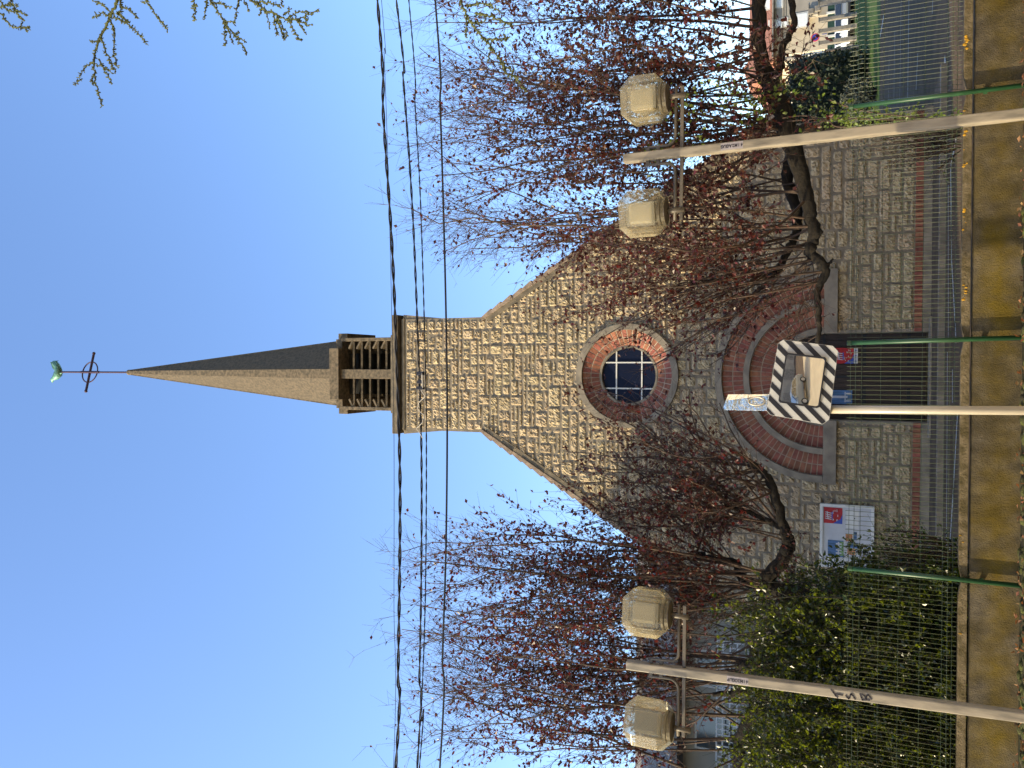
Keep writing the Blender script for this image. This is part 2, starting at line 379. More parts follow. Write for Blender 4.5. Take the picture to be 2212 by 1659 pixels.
# snecked rubble stones: random fill of a fine grid
CW, CHH = 0.138, 0.120
nx = int(2*HW/CW); nz = int(13.0/CHH); gx0 = -HW; gz0 = 0.42
free = np.zeros((nx, nz), bool)
for i in range(nx):
    for j in range(nz):
        x = gx0+(i+.5)*CW; z = gz0+(j+.5)*CHH
        free[i, j] = inside_wall(x, z) and not open_zone(x, z, 0.05)
SIZES = [(3, 2), (4, 2), (2, 2), (3, 1), (2, 1), (4, 1), (5, 2), (2, 3), (3, 3), (1, 1), (1, 2), (4, 3)]
SW = [16, 13, 13, 9, 8, 6, 7, 6, 4, 1, 4, 3]
rects = []
for j in range(nz):
    for i in range(nx):
        if not free[i, j]: continue
        order = []
        pool = list(zip(SIZES, SW))
        placed = False
        for _ in range(8):
            (a, b) = rnd.choices(SIZES, SW)[0]
            if i+a <= nx and j+b <= nz and free[i:i+a, j:j+b].all():
                # avoid leaving 1-cell slivers on the right
                if i+a < nx and free[i+a, j] and (i+a+1 >= nx or not free[i+a+1, j]) and rnd.random() < 0.8: continue
                free[i:i+a, j:j+b] = False; rects.append((i, j, a, b)); placed = True; break
        if not placed:
            a = 1
            while a < 3 and i+a < nx and free[i+a, j]: a += 1
            free[i:i+a, j] = False; rects.append((i, j, a, 1))
def stone_mesh(name, rects, parent, res=0.033):
    VV = []; FF = []; base = 0
    for (i, j, a, b) in rects:
        g = 0.0155
        x0 = gx0+i*CW+g+rnd.uniform(-.008, .012); x1 = gx0+(i+a)*CW-g+rnd.uniform(-.012, .008)
        z0 = gz0+j*CHH+g+rnd.uniform(-.006, .010); z1 = gz0+(j+b)*CHH-g+rnd.uniform(-.010, .006)
        mx = max(3, int((x1-x0)/res)); mz = max(3, int((z1-z0)/res))
        u = np.linspace(0, 1, mx+1); v = np.linspace(0, 1, mz+1)
        U, Vv = np.meshgrid(u, v, indexing='ij')
        X = x0+(x1-x0)*U; Z = z0+(z1-z0)*Vv
        ew = np.minimum(np.minimum(U, 1-U)*(x1-x0), np.minimum(Vv, 1-Vv)*(z1-z0))
        h = np.clip(ew/0.030, 0, 1); h = np.sqrt(1-(1-h)**2)
        H = rnd.uniform(0.024, 0.044)
        # cleft face: a few tilted planes plus roughness
        r = rng.normal(0, 0.012, U.shape)
        tilt = rnd.uniform(-.012, .012)*(U-.5)*2 + rnd.uniform(-.012, .012)*(Vv-.5)*2
        ph = rnd.uniform(0, 6.28); ridg = 0.008*np.sin(X*rnd.uniform(18, 40)+Z*rnd.uniform(-40, 40)+ph)
        Y = -(h*(H+tilt+ridg+r)) + 0.006
        # rounded corners
        cxm = np.abs(U-.5)*2; czm = np.abs(Vv-.5)*2
        pull = np.clip(cxm-.5, 0, 1)*np.clip(czm-.5, 0, 1)*0.13
        X = X + (x0+x1-2*X)*0.5*pull*1.3; Z = Z + (z0+z1-2*Z)*0.5*pull*1.3
        X = X + rng.normal(0, 0.003, U.shape); Z = Z + rng.normal(0, 0.003, U.shape)
        VV.append(np.stack([X, Y, Z], -1).reshape(-1, 3))
        idx = base+np.arange((mx+1)*(mz+1)).reshape(mx+1, mz+1)
        FF.append(np.stack([idx[:-1, :-1], idx[1:, :-1], idx[1:, 1:], idx[:-1, 1:]], -1).reshape(-1, 4))
        base += (mx+1)*(mz+1)
    V = np.concatenate(VV); F = np.concatenate(FF)
    me = bpy.data.meshes.new(name); me.from_pydata(V.tolist(), [], F.tolist()); me.update()
    me.materials.append(MATS['stone'])
    for p in me.polygons: p.use_smooth = False
    o = bpy.data.objects.new(name, me); C.objects.link(o); o.parent = parent; return o
stone_mesh('stonework', rects, WALL)
# bodies behind the facade
mb = MB(); mb.prism([(-HW+.02, 0), (HW-.02, 0), (HW-.02, rake(HW)), (1.5, 10.7), (-1.5, 10.7), (-HW+.02, rake(HW))], lambda p: (p[0], 0.5, p[1]), lambda p: (p[0], 26.0, p[1]))
mb.bbox(-HW, -2.0, 0.02, 0.5, 0, 3.4); mb.bbox(2.0, HW, 0.02, 0.5, 0, 3.4)
mb.build('nave', 'mortar', CH)
mb = MB()
for s in (-1, 1):
    mb.bbox(s*1.57, s*1.2, 0.012, 3.3, 10.0, 13.4)
mb.bbox(-1.2, 1.2, 2.9, 3.3, 9.5, 13.4)
# the tower head flares slightly under the cornice
for s in (-1, 1):
    mb.prism([(s*1.571, 12.1), (s*1.70, 13.35), (s*1.571, 13.35)], lambda p: (p[0], 0.02, p[1]), lambda p: (p[0], 3.2, p[1]))
mb.build('tower', 'mortar', CH)
# roof: two slopes with tiles stepped along the verge
mb = MB()
for s in (-1, 1):
    L0 = math.hypot(6.1-1.5, rake(1.5)-rake(6.1)); nt_ = 26
    dx = (6.1-1.5)/nt_
    for k in range(nt_):
        xa = 1.5+dx*k; xb = xa+dx*1.15
        za = rake(xa)+0.02; zb = rake(xb)+0.02
        nx_, nz_ = 1.66/math.hypot(1.66, 1), 1/math.hypot(1.66, 1)
        t0, t1 = 0.045, 0.10
        poly = [(s*(xa-nx_*.03), za-nz_*.03), (s*(xb-nx_*.03), zb-nz_*.03), (s*(xb+nx_*t1), zb+nz_*t1), (s*(xa+nx_*t0), za+nz_*t0)]
        jy = -0.07+rnd.uniform(-.015, .015)
        mb.prism(poly, lambda p: (p[0], jy, p[1]), lambda p: (p[0], 26.3, p[1]))
mb.build('roof', 'roof_tile', CH)
# rake coping strip under the tiles
for s in (-1, 1):
    mb = MB(); nx_, nz_ = 1.66/math.hypot(1.66, 1), 1/math.hypot(1.66, 1)
    a = (1.57, 10.73); b = (6.0, rake(6.0))
    poly = [(s*(a[0]-nx_*.15), a[1]-nz_*.15), (s*(b[0]-nx_*.15), b[1]-nz_*.15), (s*(b[0]-nx_*.012), b[1]-nz_*.012), (s*(a[0]-nx_*.012), a[1]-nz_*.012)]
    mb.prism(poly, lambda p: (p[0], -0.048, p[1]), lambda p: (p[0], 0.45, p[1]))
    mb.build('verge', 'cornice', CH)
# plinth
for s in (-1, 1):
    mb = MB(); mb.bbox(s*0.99, s*(HW+.03), -0.09, 0.4, 0, 0.262); mb.build('plinth', 'concrete', CH, bevel=0.01)
for s in (-1, 1):
    mb = MB(); x = 1.0
    while x < HW-.05:
        mb.bbox(s*x, s*(x+.098), -0.062+rnd.uniform(-.004, .004), 0.0, 0.268, 0.412); x += .108
    mb.build('brick_course', 'brick', CH)
# cornice
mb = MB()
mb.bbox(-1.69, 1.69, -0.16, 3.46, 13.44, 13.63); mb.bbox(-1.60, 1.60, -0.035, 3.3, 13.29, 13.345)
mb.bbox(-1.15, 1.15, 0.45, 2.85, 13.635, 14.06)
mb.build('cornice', 'cornice', CH, bevel=0.012)
# belfry
BY = 1.65; BH = 1.10
BF = thing('belfry_tmp', 'x', 'x')
bpy.data.objects.remove(BF)
mb = MB()
for rot in range(4):
    rm = Matrix.Rotation(rot*math.pi/2, 3, 'Z')
    def rb(c, d):
        c = rm @ Vector(c); mb.box((c.x, c.y+BY, c.z), d if rot % 2 == 0 else (d[1], d[0], d[2]))
    rb((0, -BH+.14, 15.0), (0.28, 0.28, 1.78))                # central post of each face
    rb((BH-.06, -BH+.06, 14.99), (0.10, 0.10, 1.80))           # slim corner
    rb((0, -BH-.015, 16.05), (1.56, 0.26, 0.33))               # ring beam
mb.bbox(-BH+.04, BH-.04, BY-BH+.12, BY+BH-.12, 15.93, 16.16)
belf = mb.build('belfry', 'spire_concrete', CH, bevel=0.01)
mb = MB()
for rot in range(4):
    rm = Matrix.Rotation(rot*math.pi/2, 3, 'Z')
    for z in (14.38, 14.67, 14.96, 15.25, 15.54):
        for s in (-1, 1):
            c = rm @ Vector((s*0.61, -BH+.19, z)); q = rm @ Matrix.Rotation(R(30), 3, 'X')
            mb.box((c.x, c.y+BY, c.z), (0.93, 0.34, 0.055), q)
mb.build('louvre_slat', 'spire_concrete', belf)
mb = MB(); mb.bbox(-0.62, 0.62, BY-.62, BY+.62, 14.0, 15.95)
mb.build('belfry_dark_fill', 'painted_dark', belf)  # solid black box painting the dark behind the louvres
# spire: pyramid turned 45 degrees with a chamfered rib on each arris
zb, zt = 16.2, 26.12; hb = 1.06; rw = 0.15
mb = MB()
ring = []
for k, (hh, ww, z) in enumerate(((hb, rw, zb), (0.06, 0.05, zt))):
    for a in range(4):
        an = -math.pi/2 + a*math.pi/2; d = Vector((math.cos(an), math.sin(an), 0)); t = Vector((-d.y, d.x, 0))
        for q in (-1, 1):
            ring.append(Vector((0, BY, z)) + d*hh + t*q*ww*.94)
fs = [(i, (i+1) % 8, 8+(i+1) % 8, 8+i) for i in range(8)] + [tuple(range(8))[::-1], tuple(range(8, 16))]
mb.add(ring, fs)
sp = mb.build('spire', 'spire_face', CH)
mb = MB()
for a in range(4):
    an = -math.pi/2 + a*math.pi/2; d = Vector((math.cos(an), math.sin(an), 0)); t = Vector((-d.y, d.x, 0))
    A = Vector((0, BY, zb)); B = Vector((0, BY, zt))
    vs = []
    for hh, ww, p in ((hb, rw, A), (0.06, 0.055, B)):
        vs += [p+d*(hh-.14)-t*ww, p+d*(hh+.03)-t*ww, p+d*(hh+.03)+t*ww, p+d*(hh-.14)+t*ww]
    mb.add(vs, [(0, 1, 5, 4), (1, 2, 6, 5), (2, 3, 7, 6), (3, 0, 4, 7), (0, 3, 2, 1), (4, 5, 6, 7)])
mb.lathe([(0.10, 26.0), (0.10, 26.2), (0.06, 26.26)], 10, (0, BY, 0))
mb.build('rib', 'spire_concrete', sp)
# cross and weathercock
mb = MB()
mb.tube([(0, BY, 26.2), (0, BY, 29.85)], 0.035, 8)
cr_ = R(14); ux = Vector((math.cos(cr_), math.sin(cr_), 0)); oc = Vector((0, BY, 28.25))
mb.tube([oc-ux*.74, oc+ux*.74], 0.045, 8)
for s in (-1, 1): mb.lathe([(0.03, -.05), (0.06, -.02), (0.06, .02), (0.03, .05)], 8, oc+ux*.74*s)
pts = [oc + ux*(.40*math.cos(a)) + Vector((0, 0, .40*math.sin(a))) for a in [2*math.pi*i/28 for i in range(29)]]
mb.tube(pts, 0.025, 6)
mb.tube([oc-Vector((0, 0, .5)), oc+Vector((0, 0, .5))], 0.05, 8)
crs = mb.build('iron_cross', 'rust_iron', CH)
mb = MB()
def cockpt(a, b): return Vector((0, BY, 29.8)) + Vector((-a, 0, b))
prof = [(-.40, .50, .05), (-.36, .42, .11), (-.24, .28, .11), (-.08, .20, .13), (.08, .24, .16), (.20, .36, .13), (.26, .50, .08), (.31, .58, .075), (.42, .57, .015)]
mb.tube([cockpt(a, b) for a, b, r in prof], [r for a, b, r in prof], 8)
for k in range(5):
    a0 = -.05-.05*k; mb.tube([cockpt(a0+.05, .30), cockpt(a0-.12, .52+.03*k), cockpt(a0-.20, .45-.06*k)], [.03, .035, .01], 5)
mb.tube([cockpt(.33, .60), cockpt(.31, .67)], [.03, .008], 5); mb.tube([cockpt(.05, .15), cockpt(.03, .0)], [.05, .04], 6)
mb.build('weathercock', 'copper_green', crs, smooth=True)
# round window
mb = MB(); mb.band(0, ZW, 1.155, 1.315, -0.10, 0.05, 0, 2*math.pi, 64)
win = mb.build('round_window', 'concrete', CH, bevel=0.008)
def cone_bricks(name, cx, cz, r0, y0, r1, y1, a0, a1, n, rows, parent):
    """bricks laid on a ring whose face runs from (r0,y0) to (r1,y1)"""
    b = MB(); j = MB()
    k = 60
    full = abs((a1-a0)-2*math.pi) < 1e-6
    vs = []
    for i in range(k+1):
        a = a0+(a1-a0)*i/k
        for r, y in ((r0, y0+.012), (r1, y1+.012), (r1, y1+.25), (r0, y0+.25)): vs.append((cx+r*math.cos(a), y, cz+r*math.sin(a)))
    j.add(vs, [(i*4+q, i*4+(q+1) % 4, i*4+4+(q+1) % 4, i*4+4+q) for i in range(k) for q in range(4)])
    jo = j.build(name, 'brick_joint', parent)
    for row in range(rows):
        ta, tb = row/rows+.02, (row+1)/rows-.03
        for i in range(n):
            off = 0.5 if row % 2 else 0.0
            aa = a0+(a1-a0)*(i+.09)/n; ab = a0+(a1-a0)*(i+.91)/n
            dy = rnd.uniform(-.004, .004); vs = []
            for a in (aa, ab):
                for t in (ta, tb):
                    r = r0+(r1-r0)*t; y = y0+(y1-y0)*t+dy
                    vs += [(cx+r*math.cos(a), y, cz+r*math.sin(a)), (cx+r*math.cos(a), y+.05, cz+r*math.sin(a))]
            b.add(vs, [(0, 2, 6, 4), (1, 5, 7, 3), (0, 4, 5, 1), (2, 3, 7, 6), (0, 1, 3, 2), (4, 6, 7, 5)])
    b.build('bricks', 'brick', jo); return jo
cone_bricks('brick_ring', 0, ZW, 1.16, -0.03, 0.755, 0.17, 0, 2*math.pi, 50, 2, win)
mb = MB(); mb.band(0, ZW, 0.70, 0.752, 0.16, 0.30, 0, 2*math.pi, 56); mb.build('window_frame', 'concrete', win)
mb = MB()
for o_ in (-.33, .33):
    mb = MB(); L0 = math.sqrt(.70**2-o_**2); mb.bbox(o_-.017, o_+.017, 0.235, 0.28, ZW-L0, ZW+L0); mb.build('glazing_bar', 'white_paint', win)
    mb = MB(); mb.bbox(-L0, L0, 0.238, 0.277, ZW+o_-.017, ZW+o_+.017); mb.build('glazing_bar', 'white_paint', win)
mb = MB(); mb.lathe([(0.72, 0), (0.72, .02)], 40, (0, 0.27, ZW), Matrix.Rotation(-math.pi/2, 3, 'X')); mb.build('pane', 'window_glass', win)
# arched doorway
mb = MB()
mb.band(0, ZA, 2.26, 2.42, -0.10, 0.10, 0, math.pi, 60)
for s in (-1, 1): mb.bbox(s*0.985, s*2.44, -0.12, 0.40, 1.95, ZA-.003)
dw = mb.build('doorway_arch', 'concrete', CH, bevel=0.01)
mb = MB(); mb.band(0, ZA, 1.635, 1.77, -0.045, 0.2, 0, math.pi, 56); mb.build('arch_band', 'concrete', dw, bevel=0.008)
mb = MB(); mb.band(0, ZA, 0.985, 1.12, 0.03, 0.42, 0, math.pi, 48); mb.build('arch_band', 'concrete', dw, bevel=0.008)
cone_bricks('brick_ring', 0, ZA, 2.26, -0.02, 1.77, 0.03, 0, math.pi, 54, 2, dw)
cone_bricks('brick_ring', 0, ZA, 1.635, 0.05, 1.12, 0.10, 0, math.pi, 40, 2, dw)
for s in (-1, 1):
    mb = MB(); mb.bbox(s*0.985, s*1.06, -0.03, 0.42, 0.0, 1.948); mb.build('door_jamb', 'concrete', dw)
mb = MB(); mb.bbox(-1.3, 1.3, -0.34, 0.0, 0.0, 0.14); mb.build('door_step', 'concrete', dw, bevel=0.015)
mb = MB()
for i in range(14):
    x = -0.98+i*.14; h = ZA+math.sqrt(max(0, .99**2-(min(abs(x), abs(x+.13)))**2)) if True else 2
    mb.bbox(x, x+.133, 0.36+rnd.uniform(-.004, .004), 0.42, 0.145, min(h, ZA+.98))
door = mb.build('church_door', 'door_wood', dw)
mb = MB()
for s in (-1, 1):
    for z in (0.45, 1.35, 2.2): mb.bbox(s*.97, s*.25, 0.345, 0.354, z, z+.07)
mb.bbox(-.03, .03, 0.34, 0.352, 0.15, ZA+.95)
mb.build('hinge', 'black_iron', door)
# thin slot and mouldings on the facade
mb = MB(); mb.tube([(2.0, -0.07, 6.35), (3.0, -0.07, 6.33)], 0.012, 6); mb.build('wall_cable', 'white_paint', CH)
# posters on the door / notice board (things of their own)
CHM = Matrix.Translation((0.24, 18.9, GZ)) @ Matrix.Rotation(R(-1.5), 4, 'Z')
def on_church(name, label, cat, x, y, z):
    v = CHM @ Vector((x, y, z)); return thing(name, label, cat, v, R(-1.5))
def red_poster(root, x0, z0, wd, hd, y=0.0, strip=True, parent=None):
    mb = MB(); mb.bbox(x0, x0+wd, y-.004, y, z0, z0+hd); o = mb.build('sheet', 'poster_red', root if parent is None else parent)
    mb = MB()
    for k in range(4):
        xa = x0+wd*(.22+.13*k); mb.prism([(xa, z0+hd*.58), (xa+wd*.05, z0+hd*.58), (xa+wd*.11, z0+hd*.93), (xa+wd*.06, z0+hd*.93)], lambda p: (p[0], y-.008, p[1]), lambda p: (p[0], y-.004, p[1]))
    mb.prism([(x0+wd*.3, z0+hd*.74), (x0+wd*.75, z0+hd*.80), (x0+wd*.75, z0+hd*.85), (x0+wd*.3, z0+hd*.79)], lambda p: (p[0], y-.007, p[1]), lambda p: (p[0], y-.004, p[1]))
    for q in range(10):
        xa = x0+wd*rnd.uniform(.08, .8); za = z0+hd*rnd.uniform(.1, .5); mb.bbox(xa, xa+wd*rnd.uniform(.05, .14), y-.006, y-.004, za, za+hd*.035)
    mb.build('lettering', 'paper', o)
    mb = MB(); mb.prism([(x0, z0), (x0+wd*.6, z0), (x0+wd*.3, z0+hd*.10), (x0+wd*.12, z0+hd*.35), (x0, z0+hd*.5)], lambda p: (p[0], y-.0055, p[1]), lambda p: (p[0], y-.004, p[1]))
    mb.bbox(x0+wd*.25, x0+wd*.72, y-.0052, y-.004, z0+hd*.52, z0+hd*.58)
    mb.build('blue_shape', 'poster_dark', o)
    if strip:
        mb = MB(); mb.bbox(x0, x0+wd, y-.003, y, z0-hd*.22, z0-hd*.015); so_ = mb.build('white_strip', 'paper', o)
        for k in range(3):
            mb = MB(); mb.bbox(x0+wd*(.12+.34*k), x0+wd*(.20+.34*k), y-.005, y-.003, z0-hd*.15, z0-hd*.07); mb.build('emblem', 'poster_dark', so_)
r_ = on_church('poster', 'red poster with white lettering stuck on the right leaf of the dark church door', 'poster', 0.48, 0.343, 1.61)
red_poster(r_, -.18, .0, .36, .40)
r_ = on_church('poster', 'blue poster with white columns stuck on the left leaf of the dark church door', 'poster', -0.47, 0.343, 1.63)
mb = MB(); mb.bbox(-.16, .16, -.004, 0, 0, .44); o_ = mb.build('sheet', 'poster_blue', r_)
mb = MB(); mb.bbox(-.02, .03, -.006, -.004, .10, .43); mb.bbox(-.10, -.07, -.006, -.004, .02, .13); mb.bbox(.07, .10, -.006, -.004, .02, .13); mb.bbox(-.12, .12, -.006, -.004, .14, .16)
mb.build('picture', 'paper', o_)
nb = on_church('notice_board', 'white framed notice board with posters on the stone wall left of the doorway', 'notice board', -3.60, -0.06, 1.18)
mb = MB(); mb.bbox(-.69, .69, -.03, .03, 0, 1.08); mb.build('back_panel', 'paper', nb)
mb = MB()
for a in ((-.72, .72, 1.04, 1.10), (-.72, .72, -.02, .04)): mb.bbox(a[0], a[1], -.07, .03, a[2], a[3])
for s in (-1, 1): mb.bbox(s*.72, s*.66, -.068, .028, .0402, 1.0398)
mb.build('frame', 'white_paint', nb)
red_poster(nb, .28, .63, .36, .39, y=-.031, strip=False)
def sheetp(x0, x1, z0, z1, mt, nm='paper_sheet', y=-.031):
    mb = MB(); mb.bbox(x0, x1, y-.004, y, z0, z1); return mb.build(nm, mt, nb)
o_ = sheetp(-.47, -.10, .60, .93, 'poster_blue'); mb = MB(); mb.bbox(-.44, -.12, -.0385, -.035, .60, .68); mb.build('meadow', 'poster_green', o_)
mb = MB()
for k in range(4): mb.bbox(-.40+.07*k, -.37+.07*k, -.0415, -.0388, .64, .76)
mb.bbox(-.42, -.13, -.041, -.0388, .69, .72); mb.build('building_picture', 'paper', o_)
sheetp(-.10, .06, .42, .56, 'poster_orange', 'photo'); sheetp(-.40, -.26, .36, .52, 'poster_orange', 'photo')
o_ = sheetp(-.62, -.50, .55, .92, 'white_paint'); sheetp(-.06, .12, .33, .40, 'poster_blue', 'leaflet'); sheetp(.20, .60, .30, .55, 'white_paint', 'leaflet'); sheetp(-.24, -.12, .30, .52, 'poster_blue', 'leaflet')
for k in range(7):
    mb = MB(); mb.lathe([(.012, 0), (.012, .012)], 8, (rnd.uniform(-.55, .55), -.036, rnd.uniform(.12, .6)), Matrix.Rotation(math.pi/2, 3, 'X')); mb.build('magnet', 'black_plastic', nb)
# ------------------------------------------------------------------ low concrete wall and mesh fence
WY = 9.08
wall = thing('low_wall', 'low mossy yellow concrete slab wall along the foot of the green mesh fence', 'wall', (0, WY, 0))
postX = [P(2140, 193, WY).x+2.52, P(2120, 195, WY).x, P(2080, 733, WY).x, P(2080, 1253, WY).x, P(2080, 1253, WY).x-2.52]
for k in range(4):
    a, b = postX[k+1]+.02, postX[k]-.02
    mb = MB(); nxs, nzs = 60, 14
    vs = [(a+(b-a)*i/nxs, 0.0, -0.02+0.455*j/nzs) for i in range(nxs+1) for j in range(nzs+1)]
    idx = lambda i, j: i*(nzs+1)+j
    mb.add(vs, [(idx(i, j), idx(i+1, j), idx(i+1, j+1), idx(i, j+1)) for i in range(nxs) for j in range(nzs)])
    mb.bbox(a+.001, b-.001, 0.003, 0.06, -0.3, 0.434)
    sb = mb.build('wall_slab', 'mossy', wall)
    mb = MB(); tp = .09
    mb.prism([(a, .452), (b, .452), (b, .505), (b-tp*1.6, .531), (a+tp*1.6, .531), (a, .505)], lambda p: (p[0], -.028, p[1]), lambda p: (p[0], .065, p[1]))
    mb.build('coping', 'mossy_coping', sb, bevel=0.006)
    mb = MB()
    for q in range(26 if k < 2 else 2):
        x = rnd.choice((a+.5, a+1.2, b-.25, b-.4, b-.7))+rnd.gauss(0, .05) if k < 2 else rnd.uniform(a+.1, b-.1); r0 = rnd.uniform(.006, .020)
        mb.lathe([(r0, 0), (r0*.7, .004), (r0*.2, .006)], 7, (x, -.028, rnd.uniform(.49, .527)), Matrix.Rotation(math.pi/2, 3, 'X') @ Matrix.Scale(rnd.uniform(.4, 1), 3, (1, 0, 0)))
    mb.V = [(x+rnd.gauss(0, .002), y, z+rnd.gauss(0, .002)) for x, y, z in mb.V]
    mb.build('lichen_patch', 'lichen', sb)
fence = thing('mesh_fence', 'green welded wire mesh fence on round posts above the low concrete wall', 'fence', (0, WY, 0))
ends = [((1836, 231), (2205, 185)), ((1832, 741), (2212, 729)), ((1834, 1228), (2212, 1266))]
def post(a, b):
    mb = MB(); mb.tube([a, b], 0.024, 12); o = mb.build('post', 'green_paint', fence, smooth=True)
    mb = MB(); mb.lathe([(.028, -.03), (.028, .006), (.018, .014)], 12, a); mb.build('post_cap', 'green_paint', o)
    mb = MB(); mb.box(Vector((a[0]+(b[0]-a[0])*.75, a[1]+.018, a[2]+(b[2]-a[2])*.72)), (.05, .06, .035)); mb.build('clip', 'green_paint', o); mb = MB(); mb.box(Vector((a[0]+(b[0]-a[0])*.3, a[1]+.018, a[2]+(b[2]-a[2])*.2)), (.05, .06, .03)); mb.build('clip', 'green_paint', o)
W0 = Vector((0, WY, 0))
for t_, b_ in ends:
    a = P(*t_, WY-.055)-W0; b = P(*b_, WY-.055)-W0; d = (b-a)/abs(b.z-a.z); b = a+d*(a.z+.15)
    post(a, b)
for x in (postX[0], postX[4]): post(Vector((x, -.055, 1.585)), Vector((x, -.055, -.1)))
for k in range(4):
    a, b = postX[k+1]+.03, postX[k]-.03
    mb = MB(); mb2 = MB(); N = int(round((b-a)/.05)); yb = -.018
    zs = [(0.545, 0), (0.585, 0), (0.61, .022), (0.65, .022), (0.675, 0), (1.44, 0), (1.465, .022), (1.505, .022), (1.53, 0), (1.60, 0)]
    for i in range(N+1):
        x = a+(b-a)*i/N
        mb.tube([(x, yb-dy, z) for z, dy in zs], 0.0026, 4)
    for z, dy in ((.585, 0), (.63, .025), (.675, 0), (.88, 0), (1.08, 0), (1.27, 0), (1.455, .005), (1.515, .02), (1.565, 0)):
        mb.tube([(a, yb-dy+.006, z), (b, yb-dy+.006, z)], 0.0026, 4)
    mb.build('wire_panel', 'green_wire', fence)
# ------------------------------------------------------------------ street lamps
def chamfer_cube(h, c):
    import itertools
    s = MB(); pts = []
    for sx in (-1, 1):
        for sy in (-1, 1):
            for sz in (-1, 1):
                pts += [(sx*h, sy*(h-c), sz*(h-c)), (sx*(h-c), sy*h, sz*(h-c)), (sx*(h-c), sy*(h-c), sz*h)]
    b = bmesh.new()
    for p in pts: b.verts.new(p)
    r = bmesh.ops.convex_hull(b, input=b.verts[:])
    bmesh.ops.dissolve_limit(b, angle_limit=0.05, verts=b.verts[:], edges=b.edges[:])
    me = bpy.data.meshes.new('globe'); b.to_mesh(me); b.free(); return me
LY = 7.5
def lamp_post(label, top, bot, lamps, barx, bary, rots, plate_text, plate_px, graffiti):
    T = P(*top, LY); B = P(*bot, LY); d = (B-T)/(T.z-B.z); B = T + d*(T.z+.1)
    root = thing('street_lamp', label, 'street lamp', (B.x, LY, 0), 0, 'twin lantern street lamps')
    O = Vector((B.x, LY, 0)); ax = (T-B).normalized(); hwid = 0.043
    mb = MB(); vs = []
    for p in (B, T):
        for sx, sy in ((-1, -1), (1, -1), (1, 1), (-1, 1)): vs.append(p-O+Vector((sx*hwid, sy*hwid, 0)))
    mb.add(vs, [(0, 1, 5, 4), (1, 2, 6, 5), (2, 3, 7, 6), (3, 0, 4, 7), (3, 2, 1, 0), (4, 5, 6, 7)])
    pole = mb.build('pole', 'pole_paint', root, bevel=0.011)
    def axp(z): return B + (T-B)*((z-B.z)/(T.z-B.z)) - O
    # pole straps
    # arms
    zl = P(barx[1], (lamps[0]+lamps[1])/2, LY).z; zu = P(barx[0], (lamps[0]+lamps[1])/2, LY).z
    xr = P(barx[1], bary[0], LY).x - O.x; xl = P(barx[1], bary[1], LY).x - O.x
    mb = MB(); c0 = axp(zl); yb = 0.0
    mb.box(((c0.x+hwid+xr)/2, 0, zl), (xr-c0.x-hwid, .026, .034)); mb.box(((c0.x-hwid+xl)/2, 0, zl), (c0.x-hwid-xl, .026, .034))
    mb.build('lower_arm', 'bar_paint', root, bevel=0.005)
    for s, xe in ((1, xr), (-1, xl)):
        mb = MB(); c = axp(zu); zt_ = zu+.30; ct = axp(zt_)
        xi = c.x+s*(hwid+.042)
        pth = [(xe, 0, zu), (xi+s*.09, 0, zu)] + [(xi+s*.09*(1-math.sin(a)), 0, zu+.09*(1-math.cos(a))) for a in [R(15*i) for i in range(1, 6)]] + [(xi, 0, zu+.09), (ct.x+s*(hwid+.042), 0, zt_)]
        mb.tube(pth, 0.016, 8); arm = mb.build('upper_arm', 'bar_paint', root, smooth=True)
        mb = MB()
        for q in (zt_-.03, zt_-.13):
            cc = axp(q); mb.box((cc.x+s*(hwid+.02), 0, q), (.045, .03, .035))
        mb.build('bracket', 'bar_paint', arm)
    for (ly, lx, rz, hs_) in lamps[2]:
        c = P(lx, ly, LY)-O; cz = c.z; cx = c.x
        mb = MB(); mb.tube([(cx, 0, cz-.40), (cx, 0, cz-.20)], 0.026, 12); st = mb.build('stem', 'bar_paint', root, smooth=True)
        mb = MB(); mb.lathe([(.09, -.235), (.135, -.225), (.135, -.19), (.10, -.18)], 20, (cx, 0, cz)); mb.build('base_collar', 'bar_paint', st)
        me = chamfer_cube(hs_, .105*hs_/.235)
        g = link('lantern', me, 'lamp_plastic', root, bevel=0.007); g.location = (cx, 0, cz); g.rotation_euler = (0, 0, rz)
        # inner refractor walls, prisms and the reflector box
        mb = MB(); hh = hs_*.80; mb.band(0, 0, hh-.012, hh, -.001, .001, 0, 6.2831, 4) if False else None
        for s in (-1, 1):
            mb.bbox(s*hh, s*(hh-.006), -hh*.62, hh*.62, -hh*.8, hh*.75); mb.bbox(-hh*.62, hh*.62, s*hh, s*(hh-.006), -hh*.8, hh*.75)
        mb.build('refractor', 'clear_plastic', g)
        mb = MB(); k = hs_*.44; mb.box((0, 0, .015), (k*2, k*2, hs_*1.05)); mb.build('reflector', 'lamp_reflector', g, bevel=0.03)
        mb = MB(); mb.lathe([(.13, -hs_*.82), (.15, -hs_*.80), (.15, -hs_*.70), (.04, -hs_*.66)], 18); mb.build('lamp_holder', 'bar_paint', g)
    # number plate and letters on the front face
    za = P(plate_px[0], top[1], LY).z; zb_ = P(plate_px[1], top[1], LY).z
    mb = MB(); ca, cb = axp(za), axp(zb_)
    fy = -hwid-.002
    pl = [(ca.x-.033, za), (ca.x+.033, za), (cb.x+.033, zb_), (cb.x-.033, zb_)]
    mb.prism(pl, lambda p: (p[0], fy, p[1]), lambda p: (p[0], fy+.004, p[1]))
    plo = mb.build('number_plate', 'plate', pole)
    nch = len(plate_text)
    for i, ch in enumerate(plate_text):
        z = za+(zb_-za)*(i+.5)/nch; cpt = axp(z)
        text('numeral', ch, (cpt.x, fy-.002, z), .040, 'ink', plo, rot=R(90), sx=0.9)
